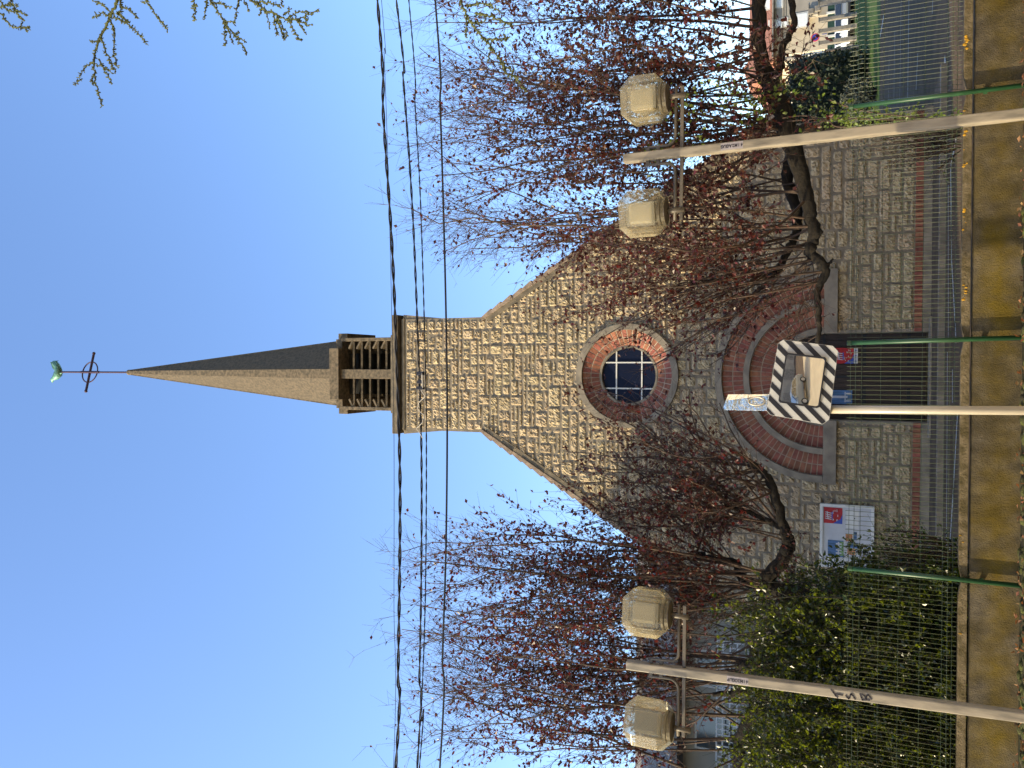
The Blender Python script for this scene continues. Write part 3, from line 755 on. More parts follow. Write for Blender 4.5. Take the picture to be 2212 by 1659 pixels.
    for strokes in graffiti:
        mb = MB(); pts = []
        for (px, py) in strokes:
            q = P(px, py, LY-hwid); pts.append(Vector((q.x-O.x, -hwid-.003, q.z)))
        for a, b in zip(pts[:-1], pts[1:]):
            dd = b-a; L_ = dd.length+.006; an = math.atan2(dd.z, dd.x)
            mb.box((a+b)/2, (L_, .004, .0135), Matrix.Rotation(-an, 3, 'Y'))
        mb.build('graffiti_letter', 'ink', pole)
    return root
def text(name, s, loc, size, material, parent, rot=0.0, sx=1.0):
    cu = bpy.data.curves.new(name, 'FONT'); cu.body = s; cu.size = size; cu.align_x = 'CENTER'; cu.align_y = 'CENTER'; cu.extrude = 0.0008; cu.offset = size*.03
    t = bpy.data.objects.new(name, cu); C.objects.link(t)
    dg = bpy.context.evaluated_depsgraph_get(); me = bpy.data.meshes.new_from_object(t.evaluated_get(dg))
    bpy.data.objects.remove(t); me.name = name
    me.materials.clear(); me.materials.append(MATS[material])
    # text lies in XY; stand it up facing -Y, then spin in its own plane
    M = Matrix.Translation(loc) @ Matrix.Rotation(-rot, 4, 'Y') @ Matrix.Rotation(math.pi/2, 4, 'X') @ Matrix.Diagonal((sx, 1, 1, 1))
    me.transform(M)
    o = bpy.data.objects.new(name, me); C.objects.link(o); o.parent = parent; return o
def gz(pts): return [((3240+x/9.217)/1.8228, (2680+y/9.217)/1.8228) for x, y in pts]
T1 = [gz([(300, 310), (380, 420), (460, 530), (540, 610)]), gz([(440, 495), (590, 490), (720, 525)]),
      gz([(840, 540), (880, 600), (940, 655), (975, 600), (1000, 510), (1040, 480), (1090, 530), (1140, 620), (1180, 675)]),
      gz([(1350, 480), (1400, 600), (1440, 700), (1580, 680), (1700, 700)]), gz([(1420, 480), (1500, 540), (1570, 640), (1580, 560), (1640, 505), (1700, 570), (1770, 670)])]
lamp_post('beige twin street lamp with black painted letters on its post, left of the traffic mirror', (1354, 1435), (2212, 1548),
          (1322, 1563, [(1322, 1399, R(8), .225), (1562, 1403, R(24), .228)]), (1466, 1478), (1308, 1592), None, 'PUGO2M14', (1572, 1618), T1)
lamp_post('beige twin street lamp among purple leaves, right of the traffic mirror', (1348, 344), (2212, 247),
          (217, 460, [(217, 1394, R(-10), .222), (460, 1391, R(-16), .226)]), (1459, 1473), (186, 474), None, 'GUGA2M14', (1558, 1606), [])
# ------------------------------------------------------------------ traffic mirror
MY = 6.6
mc = P(1733, 826, MY)
root = thing('traffic_mirror', 'traffic mirror with black and white striped border on a grey metal post', 'traffic mirror', (mc.x-.28, MY+.14, 0))
O = Vector(root.location)
pb = P(2212, 887, MY+.14); pt = P(1700, 884, MY+.14)
mb = MB(); dd = (pb-pt)/(pt.z-pb.z); pb = pt+dd*(pt.z+.05); top_ = P(1575, 873, MY+.10)
mb.tube([pb-O, pt-O], 0.033, 16); mb.build('post', 'galvanized', root, smooth=True)
nrm = Vector((0.06, -1.0, -0.085)).normalized()
def onp(x, y, off=0.0):
    d = ray(x, y); o = mc + nrm*off; t = (o-EYE).dot(nrm)/d.dot(nrm); return EYE + d*t - O
def zz(pts): return [((2700+x/1.659)/1.8228, (950+y/1.659)/1.8228) for x, y in pts]
corner = zz([(637, 643), (960, 683), (995, 718), (937, 1166), (895, 1195), (552, 1134), (527, 1105), (603, 667)])
mb = MB(); front = [onp(*c) for c in corner]; back = [p - nrm*.03 for p in front]
n_ = len(front); mb.add(front+back, [tuple(range(n_)), tuple(range(n_, 2*n_))[::-1]] + [(i, (i+1) % n_, n_+(i+1) % n_, n_+i) for i in range(n_)])
pan = mb.build('border_panel', 'panel_white', root)
# stripes, clipped to the panel outline
def clip(poly, a, b, keep):
    out = []
    for i in range(len(poly)):
        p, q = poly[i], poly[(i+1) % len(poly)]
        sp = (b[0]-a[0])*(p[1]-a[1])-(b[1]-a[1])*(p[0]-a[0]); sq = (b[0]-a[0])*(q[1]-a[1])-(b[1]-a[1])*(q[0]-a[0])
        if sp*keep >= 0: out.append(p)
        if sp*sq < 0:
            t = sp/(sp-sq); out.append((p[0]+(q[0]-p[0])*t, p[1]+(q[1]-p[1])*t))
    return out
def inset(poly, k):
    cx = sum(p[0] for p in poly)/len(poly); cy = sum(p[1] for p in poly)/len(poly)
    return [(cx+(p[0]-cx)*k, cy+(p[1]-cy)*k) for p in poly]
base = inset(corner, .992)
area = sum(base[i][0]*base[(i+1) % n_][1]-base[(i+1) % n_][0]*base[i][1] for i in range(n_))
mb = MB()
# stripe direction in zoom space: (705,650)->(790,735), black bands ~ 62 apart, offset by period
d0 = (1.0, 1.02)
sd = zz([(0, 0), d0]); dv = (sd[1][0]-sd[0][0], sd[1][1]-sd[0][1])
for k in range(-9, 9):
    a0 = 655+k*97.0      # zoom x where the band meets y = 660
    (p0, p1) = zz([(a0, 660), (a0+44, 660)])
    poly = list(base)
    poly = clip(poly, p0, (p0[0]+dv[0], p0[1]+dv[1]), -1)
    if len(poly) >= 3: poly = clip(poly, p1, (p1[0]+dv[0], p1[1]+dv[1]), 1)
    if len(poly) >= 3:
        f = [onp(*c, .002) for c in poly]; mb.add(f, [tuple(range(len(f)))])
mb.build('stripes', 'black_plastic', pan)
inner = [((3060+x/6.91)/1.8228, (1380+y/6.91)/1.8228) for x, y in [(270, 60), (1300, 180), (1345, 235), (1150, 1545), (1080, 1570), (80, 1420), (35, 1370), (230, 105)]]
mb = MB(); f = [onp(*c, .02) for c in inner]; g = [onp(*c, .003) for c in inner]; h_ = [onp(*c, .02) for c in inset(inner, .93)]; k_ = [onp(*c, .006) for c in inset(inner, .925)]
n_ = len(f)
mb.add(f+g+h_+k_, [q for i in range(n_) for q in ((i, (i+1) % n_, n_+(i+1) % n_, n_+i), (i, 2*n_+i, 2*n_+(i+1) % n_, (i+1) % n_), (2*n_+i, 3*n_+i, 3*n_+(i+1) % n_, 2*n_+(i+1) % n_))])
mb.build('mirror_frame', 'black_plastic', pan)
# convex mirror face
mi = inset(inner, .935); mcx = sum(p[0] for p in mi)/8; mcy = sum(p[1] for p in mi)/8
mb = MB(); N = 16; vs = []; RC = 2.6
def mpt(px, py):
    q = onp(px, py, .006); c = onp(mcx, mcy, .006); r2 = (q-c).length_squared
    return q + nrm*(.030 - r2/(2*RC)) - nrm*.012
per = []
for i in range(8):
    for k in range(6):
        a, b = mi[i], mi[(i+1) % 8]; per.append((a[0]+(b[0]-a[0])*k/6, a[1]+(b[1]-a[1])*k/6))
for j in range(N+1):
    for p in per: vs.append(mpt(mcx+(p[0]-mcx)*j/N, mcy+(p[1]-mcy)*j/N))
np_ = len(per)
mb.add(vs, [(j*np_+i, j*np_+(i+1) % np_, (j+1)*np_+(i+1) % np_, (j+1)*np_+i) for j in range(1, N) for i in range(np_)] + [(0, np_+i, np_+(i+1) % np_) for i in range(np_)])
mb.build('mirror_glass', 'mirror', pan, smooth=True)
# polished plate at the head of the post
mb = MB(); pc = zz([(275, 1000), (560, 1000), (560, 1108), (255, 1103), (245, 1085), (262, 1040)])
f = [P(x, y, MY+.09)-O for x, y in pc]; f[0] += Vector((0, .02, 0)); f[1] += Vector((0, .02, 0))
k = [p+Vector((0, .03, 0)) for p in f]; n_ = len(f)
mb.add(f+k, [tuple(range(n_)), tuple(range(n_, 2*n_))[::-1]] + [(i, (i+1) % n_, n_+(i+1) % n_, n_+i) for i in range(n_)])
pp = mb.build('post_plate', 'polished', root, bevel=0.003)
mb = MB(); (ca, cb) = zz([(462, 1045), (515, 1045)])
c = P(*ca, MY+.085)-O; e1 = P(*cb, MY+.085)-O-c; e2 = Vector((.034, 0, 0))
pts = [c+e1*math.cos(a)+e2*math.sin(a) for a in [2*math.pi*i/24 for i in range(25)]]; mb.tube(pts, .006, 6); mb.build('oval_rim', 'galvanized', pp)
mb = MB(); mb.box(pt-O+Vector((0, -.05, -.12)), (.12, .10, .05)); mb.build('clamp', 'galvanized', root); mb = MB(); mb.box(pt-O+Vector((0, -.05, -.30)), (.12, .10, .05)); mb.build('clamp', 'galvanized', root)
# ------------------------------------------------------------------ overhead cables
def cable(label, px, r, Y, strands=1, pitch=.45, extra=None):
    pts = [P(x, y, Y) for x, y in px]
    a = pts[0]+(pts[0]-pts[1]).normalized()*9; b = pts[-1]+(pts[-1]-pts[-2]).normalized()*9
    a.z += .4; b.z += .5
    path = smoothpath([a]+pts+[b], 14 if strands == 1 else 60)
    mb = MB(); O = path[0]
    if strands == 1: mb.tube([p-O for p in path], r, 6)
    else:
        ln = 0; acc = [0]
        for p, q in zip(path[:-1], path[1:]): ln += (q-p).length; acc.append(ln)
        for s in range(strands):
            pp_ = []
            for p, l in zip(path, acc):
                an = 2*math.pi*(l/pitch + s/strands); pp_.append(p-O+Vector((0, math.cos(an), math.sin(an)))*r*.52)
            mb.tube(pp_, r*.5, 5)
    root = thing('overhead_cable', label, 'cable', O, 0, 'overhead cables crossing in front of the church')
    mb.build('conductor', 'cable', root, smooth=True)
    if extra: extra(root, O)
    return root
CY = 9.5
cable('hair thin topmost overhead wire, level with the belfry louvres', [(824, 0), (830, 120), (839, 387), (847, 713), (851, 932), (851, 1300), (850, 1659)], .0045, CY+1.2)
cable('thickest twisted overhead cable crossing at the tower cornice', [(815, 0), (828, 250), (848, 560), (862, 935), (864, 1150), (860, 1450), (855, 1659)], .026, CY, 2, .75)
def conn(root, O):
    for y, hx, wd in ((806.5, 7, .05), (825, 5, .05), (838, 7.5, .045)):
        mb = MB(); c = P(909, y, CY)-O; d = (P(909+hx, y, CY)-P(909-hx, y, CY)).length; mb.box(c+Vector((0, -.01, 0)), (wd, .06, d)); mb.build('clamp', 'black_plastic', root, bevel=.008)
    mb = MB(); mb.tube([P(912, 806, CY-.03)-O, P(913, 838, CY-.03)-O], .012, 6); mb.build('metal_ring', 'cable_metal', root)
    mb = MB(); path = [P(909+ (5 if i % 2 else 9)*math.sin(i*.9), 842+i*7, CY-.02)-O for i in range(16)]; mb.tube(smoothpath(path, 4), .006, 5); mb.build('loose_wire', 'cable_metal', root)
cable('twisted overhead cable carrying a black clamp in front of the tower', [(856, 0), (871, 172), (884, 344), (893, 494), (902, 713), (910, 960), (910, 1240), (906, 1458), (901, 1659)], .018, CY, 2, .6, conn)
cable('thin twisted overhead cable just below the one with the clamp', [(883, 0), (897, 236), (908, 430), (917, 713), (921, 932), (919, 1283), (910, 1545), (906, 1659)], .0115, CY+.05, 2, .35)
cable('lowest overhead cable, single and smooth, crossing the tower below the others', [(940, 0), (951, 236), (959, 494), (964, 713), (966, 932), (963, 1195), (956, 1414), (950, 1659)], .0135, CY)
# ------------------------------------------------------------------ plants
def leaf(V, F, p, d, size, wr=0.5):
    """folded two-facet leaf at p pointing along d"""
    d = d.normalized(); s = d.cross(Vector((rnd.uniform(-1, 1), rnd.uniform(-1, 1), rnd.uniform(-1, 1))))
    if s.length < 1e-4: s = d.orthogonal()
    s.normalize(); u = d.cross(s); b = len(V)
    up = u*size*.13
    V.extend([p, p+d*size*.45+s*size*wr*.5+up, p+d*size, p+d*size*.45-s*size*wr*.5+up, p+d*size*.5])
    F.extend([(b, b+1, b+2, b+4), (b, b+4, b+2, b+3)])
def rv(): return Vector((rnd.gauss(0, 1), rnd.gauss(0, 1), rnd.gauss(0, 1)))
class Plant:
    def __init__(s): s.wood = MB(); s.tw = MB(); s.LV = []; s.LF = []
    def limb(s, pts, rad, n=9, jit=.009):
        path = smoothpath(pts, 7); k = len(path)
        rr = []
        for i in range(k):
            t = i/(k-1)*(len(rad)-1); a = int(min(t, len(rad)-2)); r = rad[a]+(rad[a+1]-rad[a])*(t-a)
            rr.append(r*rnd.uniform(.93, 1.08))
        path = [p+rv()*jit for p in path]
        s.wood.tube(path, rr, n); return path
    def shoot(s, b, t, r0, bend=.15, ntw=12, twl=(.3, .9), leafd=.5, lsize=.05, sub=2, t0=.15, rt=.0035, leafk=6):
        d = t-b; L = d.length; side = rv()*bend*L*.5
        path = []
        K = 7
        wob = [rv()*L*.012 for _ in range(K+1)]
        for i in range(K+1):
            q = i/K; path.append(b+d*q+side*(q*(1-q))*2+wob[i]*(q if i < K else .5))
        s.tw.tube(path, [r0*(1-.85*i/K)+rt*(i/K) for i in range(K+1)], 4 if r0 < .012 else 6, cap=False)
        def pt(q):
            a = min(int(q*K), K-1); return path[a]+(path[a+1]-path[a])*(q*K-a)
        dn = d.normalized()
        for k in range(ntw):
            q = t0+(1-t0)*(k+rnd.random())/ntw; p = pt(q)
            v = rv(); v -= dn*v.dot(dn); v.normalize()
            dirn = (dn*rnd.uniform(.5, 1.1)+v*rnd.uniform(.5, 1.0)+Vector((0, 0, .25))).normalized()
            ln = rnd.uniform(*twl)*(1-.45*q)
            m1 = p+dirn*ln*.5+rv()*ln*.07; e = p+dirn*ln+rv()*ln*.12+Vector((0, 0, .10*ln))
            s.tw.tube([p, m1, e], [.0042, .003, .0016], 3, cap=False)
            seg = [(p, m1), (m1, e)]
            for _ in range(sub):
                a, bb = rnd.choice(seg); o = a+(bb-a)*rnd.random(); dd = (dirn+rv()*.6).normalized()*rnd.uniform(.10, .42)
                s.tw.tube([o, o+dd], [.0024, .0012], 3, cap=False)
                seg.append((o, o+dd))
            dens = leafd(p) if callable(leafd) else leafd
            cnt = dens*leafk*ln/.5
            if dens < .45: cnt *= 2.2 if rnd.random() < .35 else .35    # clumps and bare stretches
            else: cnt *= 1.75 if rnd.random() < .45 else .40
            for _ in range(int(cnt+rnd.random())):
                a, bb = rnd.choice(seg); o = a+(bb-a)*rnd.random()
                leaf(s.LV, s.LF, o, ((bb-a).normalized()+rv()*.7+Vector((0, 0, -.35))), lsize*rnd.uniform(.6, 1.2), rnd.uniform(.5, .8))
def leafobj(name, V, F, material, parent, off):
    me = bpy.data.meshes.new(name); me.from_pydata([tuple(v-off) for v in V], [], F); me.update(); me.materials.append(MATS[material])
    o = bpy.data.objects.new(name, me); C.objects.link(o); o.parent = parent; return o
def finish(pl, name, label, cat, base, leafmat, group=None, barkmat='bark', twmat='twig'):
    root = thing(name, label, cat, base, 0, group); off = Vector(base)
    for mb_ in (pl.wood, pl.tw): mb_.V = [tuple(Vector(v)-off) for v in mb_.V]
    if pl.wood.V: pl.wood.build('trunk', barkmat, root, smooth=True)
    if pl.tw.V: pl.tw.build('branches', twmat, root, smooth=True)
    if pl.LV: leafobj('crown', pl.LV, pl.LF, leafmat, root, off)
    return root
TY = 10.6
def pix(p):   # back to photo pixels, for density choices along the crown
    v = p-EYE; f = v.dot(cF); return (1106-v.dot(cU)/f*FPX, 829.5-v.dot(cR)/f*FPX)
# --- right-hand plum
pl = Plant()
Q = lambda x, y, dy=0.0: P(x, y, TY+dy)
base = Q(2100, 272); base = Vector((base.x, TY, GZ))
pl.limb([base, Q(1980, 276), Q(1850, 278), Q(1740, 285), Q(1705, 300)], [.12, .10, .095, .11, .12])
L1 = pl.limb([Q(1705, 300), Q(1732, 384), Q(1749, 456), Q(1758, 508), Q(1749, 545), Q(1782, 580), Q(1765, 632), Q(1770, 680), Q(1765, 738)], [.12, .095, .085, .075, .07, .055, .045, .038, .026])
L2 = pl.limb([Q(1715, 310, .25), Q(1701, 384, .3), Q(1720, 450, .3), Q(1720, 499, .3), Q(1700, 545, .3), Q(1680, 585, .3), Q(1660, 600, .3)], [.10, .075, .07, .06, .05, .045, .04])
L3 = pl.limb([Q(1705, 300), Q(1690, 240), Q(1662, 180, .1), Q(1640, 100, .1), Q(1640, 0, .1), Q(1630, -120)], [.13, .12, .11, .10, .09, .07])
L4 = pl.limb([Q(1668, 190, -.1), Q(1685, 150, -.2), Q(1690, 110, -.2), Q(1715, 40, -.2), Q(1690, -60, -.2)], [.06, .05, .045, .04, .04])
pl.limb([Q(1782, 580), Q(1800, 560)], [.03, .012]); pl.limb([Q(1758, 500), Q(1772, 500)], [.06, .045])
def ldr(p):
    x, y = pix(p)
    if x < 1000: v = .10
    elif x < 1120: v = .22
    elif x < 1250: v = .42
    elif x < 1420: v = .72
    else: v = .95
    if y > 450: v *= .75 if x > 1120 else .55
    if y > 560 and x > 1500: v *= .5
    return v
def topx(y): return 905+rnd.uniform(-15, 130) if y < 470 else 930+(y-470)*.45+rnd.uniform(-10, 150)
bases = [L3, L3, L3, L1[:20], L2]
for k in range(66):
    L_ = rnd.choice(bases); b = rnd.choice(L_); x, y = pix(b)
    ty = y+rnd.gauss(0, 75)
    if y > 330: ty = y+rnd.uniform(-60, 150)
    ty = min(ty, 700); tx = topx(ty)
    if rnd.random() < .35: tx += rnd.uniform(80, 330)
    t = P(tx, ty, TY+rnd.gauss(0, .75))
    pl.shoot(b, t, rnd.uniform(.008, .022), .34, ntw=int(26+rnd.random()*10), twl=(.35, 1.35), leafd=ldr, lsize=.066, sub=6, leafk=16)
# fans from the low limb in front of the gable
for k in range(34):
    b = rnd.choice(L2[-10:]+L1[20:40]); t = P(rnd.uniform(1250, 1580), rnd.uniform(510, 830), TY+rnd.gauss(0, .5))
    pl.shoot(b, t, rnd.uniform(.008, .018), .15, ntw=11, twl=(.25, .7), leafd=lambda p: .46, lsize=.068, sub=3, leafk=15)
for k in range(14):   # low sprays
    b = rnd.choice(L1[25:]+L1[-10:]); t = P(rnd.uniform(1620, 1790), rnd.uniform(600, 790), TY+rnd.gauss(0, .4))
    pl.shoot(b, t, .006, .3, ntw=5, twl=(.1, .4), leafd=.22, lsize=.05, sub=1)
for k in range(46):   # sunlit leafy sprays hanging in front, between the two lanterns
    b = P(rnd.uniform(1480, 1700), rnd.uniform(110, 480), TY-.5+rnd.uniform(-.3, .4)); t = b+Vector((rnd.uniform(-.5, .5), rnd.uniform(-.5, .3), rnd.uniform(-.5, .4)))
    pl.shoot(b, t, .006, .3, ntw=6, twl=(.15, .45), leafd=1.0, lsize=.076, sub=2, leafk=11)
tree_r = finish(pl, 'plum_tree', 'purple leaved plum tree behind the fence, with a dark crooked limb reaching towards the doorway', 'tree', base, 'plum_leaf', 'purple plum trees behind the fence')
# --- left-hand plum
pl = Plant()
base = Q(2100, 1300); base = Vector((base.x, TY, GZ))
pl.limb([base, Q(1900, 1300), Q(1760, 1290), Q(1690, 1280)], [.12, .11, .12, .13])
A1 = pl.limb([Q(1700, 1285), Q(1654, 1255), Q(1686, 1215), Q(1702, 1175), Q(1694, 1142), Q(1670, 1062), Q(1650, 1021), Q(1613, 993), Q(1581, 973)], [.11, .10, .09, .085, .07, .062, .05, .035, .022])
A2 = pl.limb([Q(1694, 1142), Q(1660, 1125), Q(1613, 1106), Q(1580, 1095), Q(1565, 1086)], [.045, .036, .032, .03, .022])
A3 = pl.limb([Q(1690, 1275, .2), Q(1610, 1255, .25), Q(1589, 1215, .3), Q(1545, 1207, .3), Q(1505, 1195, .3)], [.10, .075, .05, .04, .03])
A4 = pl.limb([Q(1700, 1290), Q(1690, 1360), Q(1660, 1430), Q(1640, 1520), Q(1600, 1600), Q(1590, 1720)], [.13, .11, .10, .09, .08, .07])
A5 = pl.limb([Q(1670, 1420, -.2), Q(1600, 1440, -.2), Q(1590, 1490, -.2), Q(1540, 1500, -.2)], [.06, .05, .045, .03])
def ldl(p):
    x, y = pix(p)
    v = .10 if x < 930 else .22 if x < 1010 else .50 if x < 1120 else .8
    if y > 1330 and x < 1080: v *= .55
    if y < 1130 and x < 1250: v *= .7
    if y < 1180 and x > 1300: v *= .8
    if x > 1430 and y > 1250: v *= .45
    return v
def topl(y):
    if y < 1180: return 1020+(1180-y)*1.0+rnd.uniform(0, 120)
    return 885+rnd.uniform(-20, 130)
for k in range(60):
    L_ = rnd.choice([A4, A4, A4, A3, A5, A1[:14], A3]); b = rnd.choice(L_); x, y = pix(b)
    ty = y+rnd.gauss(0, 85)-20; ty = max(ty, 1070)
    tx = topl(ty)
    if rnd.random() < .3: tx += rnd.uniform(80, 300)
    pl.shoot(b, P(tx, ty, TY+rnd.gauss(0, .75)), rnd.uniform(.008, .022), .30, ntw=int(25+rnd.random()*10), twl=(.35, 1.3), leafd=ldl, lsize=.064, sub=6, leafk=13)
for k in range(46):   # shoots leaning over the gable and the round window
    b = rnd.choice(A1[30:]+A2+A3[-14:]+A1[20:]); x, y = pix(b)
    t = P(rnd.uniform(1200, 1560), rnd.uniform(840, 1160), TY+rnd.gauss(0, .5))
    pl.shoot(b, t, rnd.uniform(.008, .02), .14, ntw=13, twl=(.25, .75), leafd=lambda p: .44, lsize=.066, sub=3, leafk=16)
for k in range(10):
    b = rnd.choice(A1[:26]); pl.shoot(b, b+Vector((rnd.uniform(-.4, .4), rnd.uniform(-.5, 0), rnd.uniform(-.5, .3))), .006, .3, ntw=5, twl=(.12, .35), leafd=.8, lsize=.055, sub=1)
tree_l = finish(pl, 'plum_tree', 'reddish plum tree behind the shrub, leaning over the notice board and the lettered street lamp', 'tree', base, 'plum_leaf', 'purple plum trees behind the fence')
# ivy scrambling on the right plum and its lamp
pl = Plant()
def ivy(px, py, Y, n, spread):
    for k in range(n):
        c = P(px+rnd.gauss(0, spread), py+rnd.gauss(0, spread), Y+rnd.uniform(-.12, .12))
        leaf(pl.LV, pl.LF, c, rv(), rnd.uniform(.04, .075), .8)
for px, py, n, s in [(1480, 230, 36, 22), (1430, 330, 40, 18), (1400, 345, 30, 12), (1640, 235, 55, 18), (1600, 210, 40, 22), (1680, 190, 20, 12), (1730, 215, 40, 25), (1800, 225, 24, 18), (1850, 265, 26, 16), (1560, 200, 30, 24), (1500, 300, 18, 20)]:
    ivy(px, py, 9.9, n, s)
def vine(pts, Y):
    path = smoothpath([P(x, y, Y) for x, y in pts], 5); pl.tw.tube(path, .008, 4); return path
for v in ([(2075, 262), (1900, 258), (1800, 255), (1700, 262)], [(2075, 262), (1900, 245), (1830, 230), (1790, 215)], [(2075, 262), (1830, 275), (1790, 262), (1740, 250), (1690, 255)]): vine(v, 9.95)
for k in range(500):   # dense ivy sleeve on the trunk
    c = P(rnd.uniform(1760, 2080), rnd.gauss(256, 12), 10.3+rnd.uniform(-.2, .2)); leaf(pl.LV, pl.LF, c, rv(), rnd.uniform(.03, .06), .8)
finish(pl, 'ivy', 'yellow green ivy climbing the trunk of the right plum tree', 'climbing plant', Vector((3.1, 10.2, GZ)), 'ivy_leaf')
# --- evergreen shrub behind the left end of the fence
pl = Plant()
def shrub_stem(b, t, n, ls, dens):
    pl.shoot(b, t, .010, .2, ntw=n, twl=(.18, .5), leafd=dens, lsize=ls, sub=1, t0=.05, leafk=24)
def outline(y):   # top of the shrub in photo x for a given photo y
    return 1900-(y-1190)*2.4 if y < 1300 else 1600+40*math.sin(y*.05)
for k in range(300):
    y = rnd.uniform(1215, 1730); Yd = rnd.uniform(9.55, 11.6)
    b = P(2070, y+rnd.gauss(0, 25), Yd); b.z = GZ+.1; top = outline(y)
    t = P(max(top, 1540)+abs(rnd.gauss(0, 130)), y+rnd.gauss(0, 45), Yd+rnd.gauss(0, .3))
    shrub_stem(b, t, 16, .066, 1.0)
for k in range(80):   # long sprays that stand out and catch the sun
    y = rnd.uniform(1230, 1700); Yd = rnd.uniform(9.2, 9.6); x0 = outline(y)+rnd.uniform(20, 440)
    b = P(x0, y, Yd); t = P(x0-rnd.uniform(30, 120), y-rnd.uniform(-40, 40), max(9.16, Yd-rnd.uniform(0, .3)))
    pl.shoot(b, t, .006, .2, ntw=9, twl=(.06, .2), leafd=1.6, lsize=.056, sub=1, leafk=13)
for k in range(1050):
    y = rnd.uniform(1225, 1720); x0 = outline(y)+30+rnd.random()**.9*(2060-outline(y)-30); c = P(x0, y, 9.2+abs(rnd.gauss(0, .6))); ax = (rv()+Vector((-.4, -.8, .6))).normalized()
    for q in range(13): leaf(pl.LV, pl.LF, c+ax*rnd.uniform(0, .14)+rv()*.012, ax*.5+rv()*.6, rnd.uniform(.035, .065), rnd.uniform(.55, .8))
finish(pl, 'evergreen_shrub', 'dense glossy green shrub behind the left end of the mesh fence', 'shrub', Vector((-4.2, 10.3, GZ)), 'shrub_leaf', None, 'bark', 'shrub_twig')
pl = Plant()
for k in range(16):
    y = rnd.uniform(1165, 1240); b = P(2060, y, 9.7); t = P(rnd.uniform(1850, 2010), y+rnd.uniform(-40, 30), 9.6)
    pl.shoot(b, t, .005, .3, ntw=7, twl=(.08, .25), leafd=.6, lsize=.036, sub=1)
finish(pl, 'young_shrub', 'thin leafy shoots growing in front of the notice board beside the left fence post', 'shrub', Vector((P(2060, 1200, 9.7).x, 9.7, GZ)), 'shrub_leaf')
pl = Plant()
for k in range(26):
    y = rnd.uniform(268, 330); b = P(2075, y, 9.7); t = P(rnd.uniform(1880, 2040), y+rnd.uniform(-10, 45), 9.6)
    pl.shoot(b, t, .005, .3, ntw=7, twl=(.08, .25), leafd=.55, lsize=.036, sub=1)
finish(pl, 'low_shrub', 'small straggly shrub behind the fence at the foot of the right street lamp', 'shrub', Vector((P(2060, 300, 9.7).x, 9.7, GZ)), 'shrub_leaf')
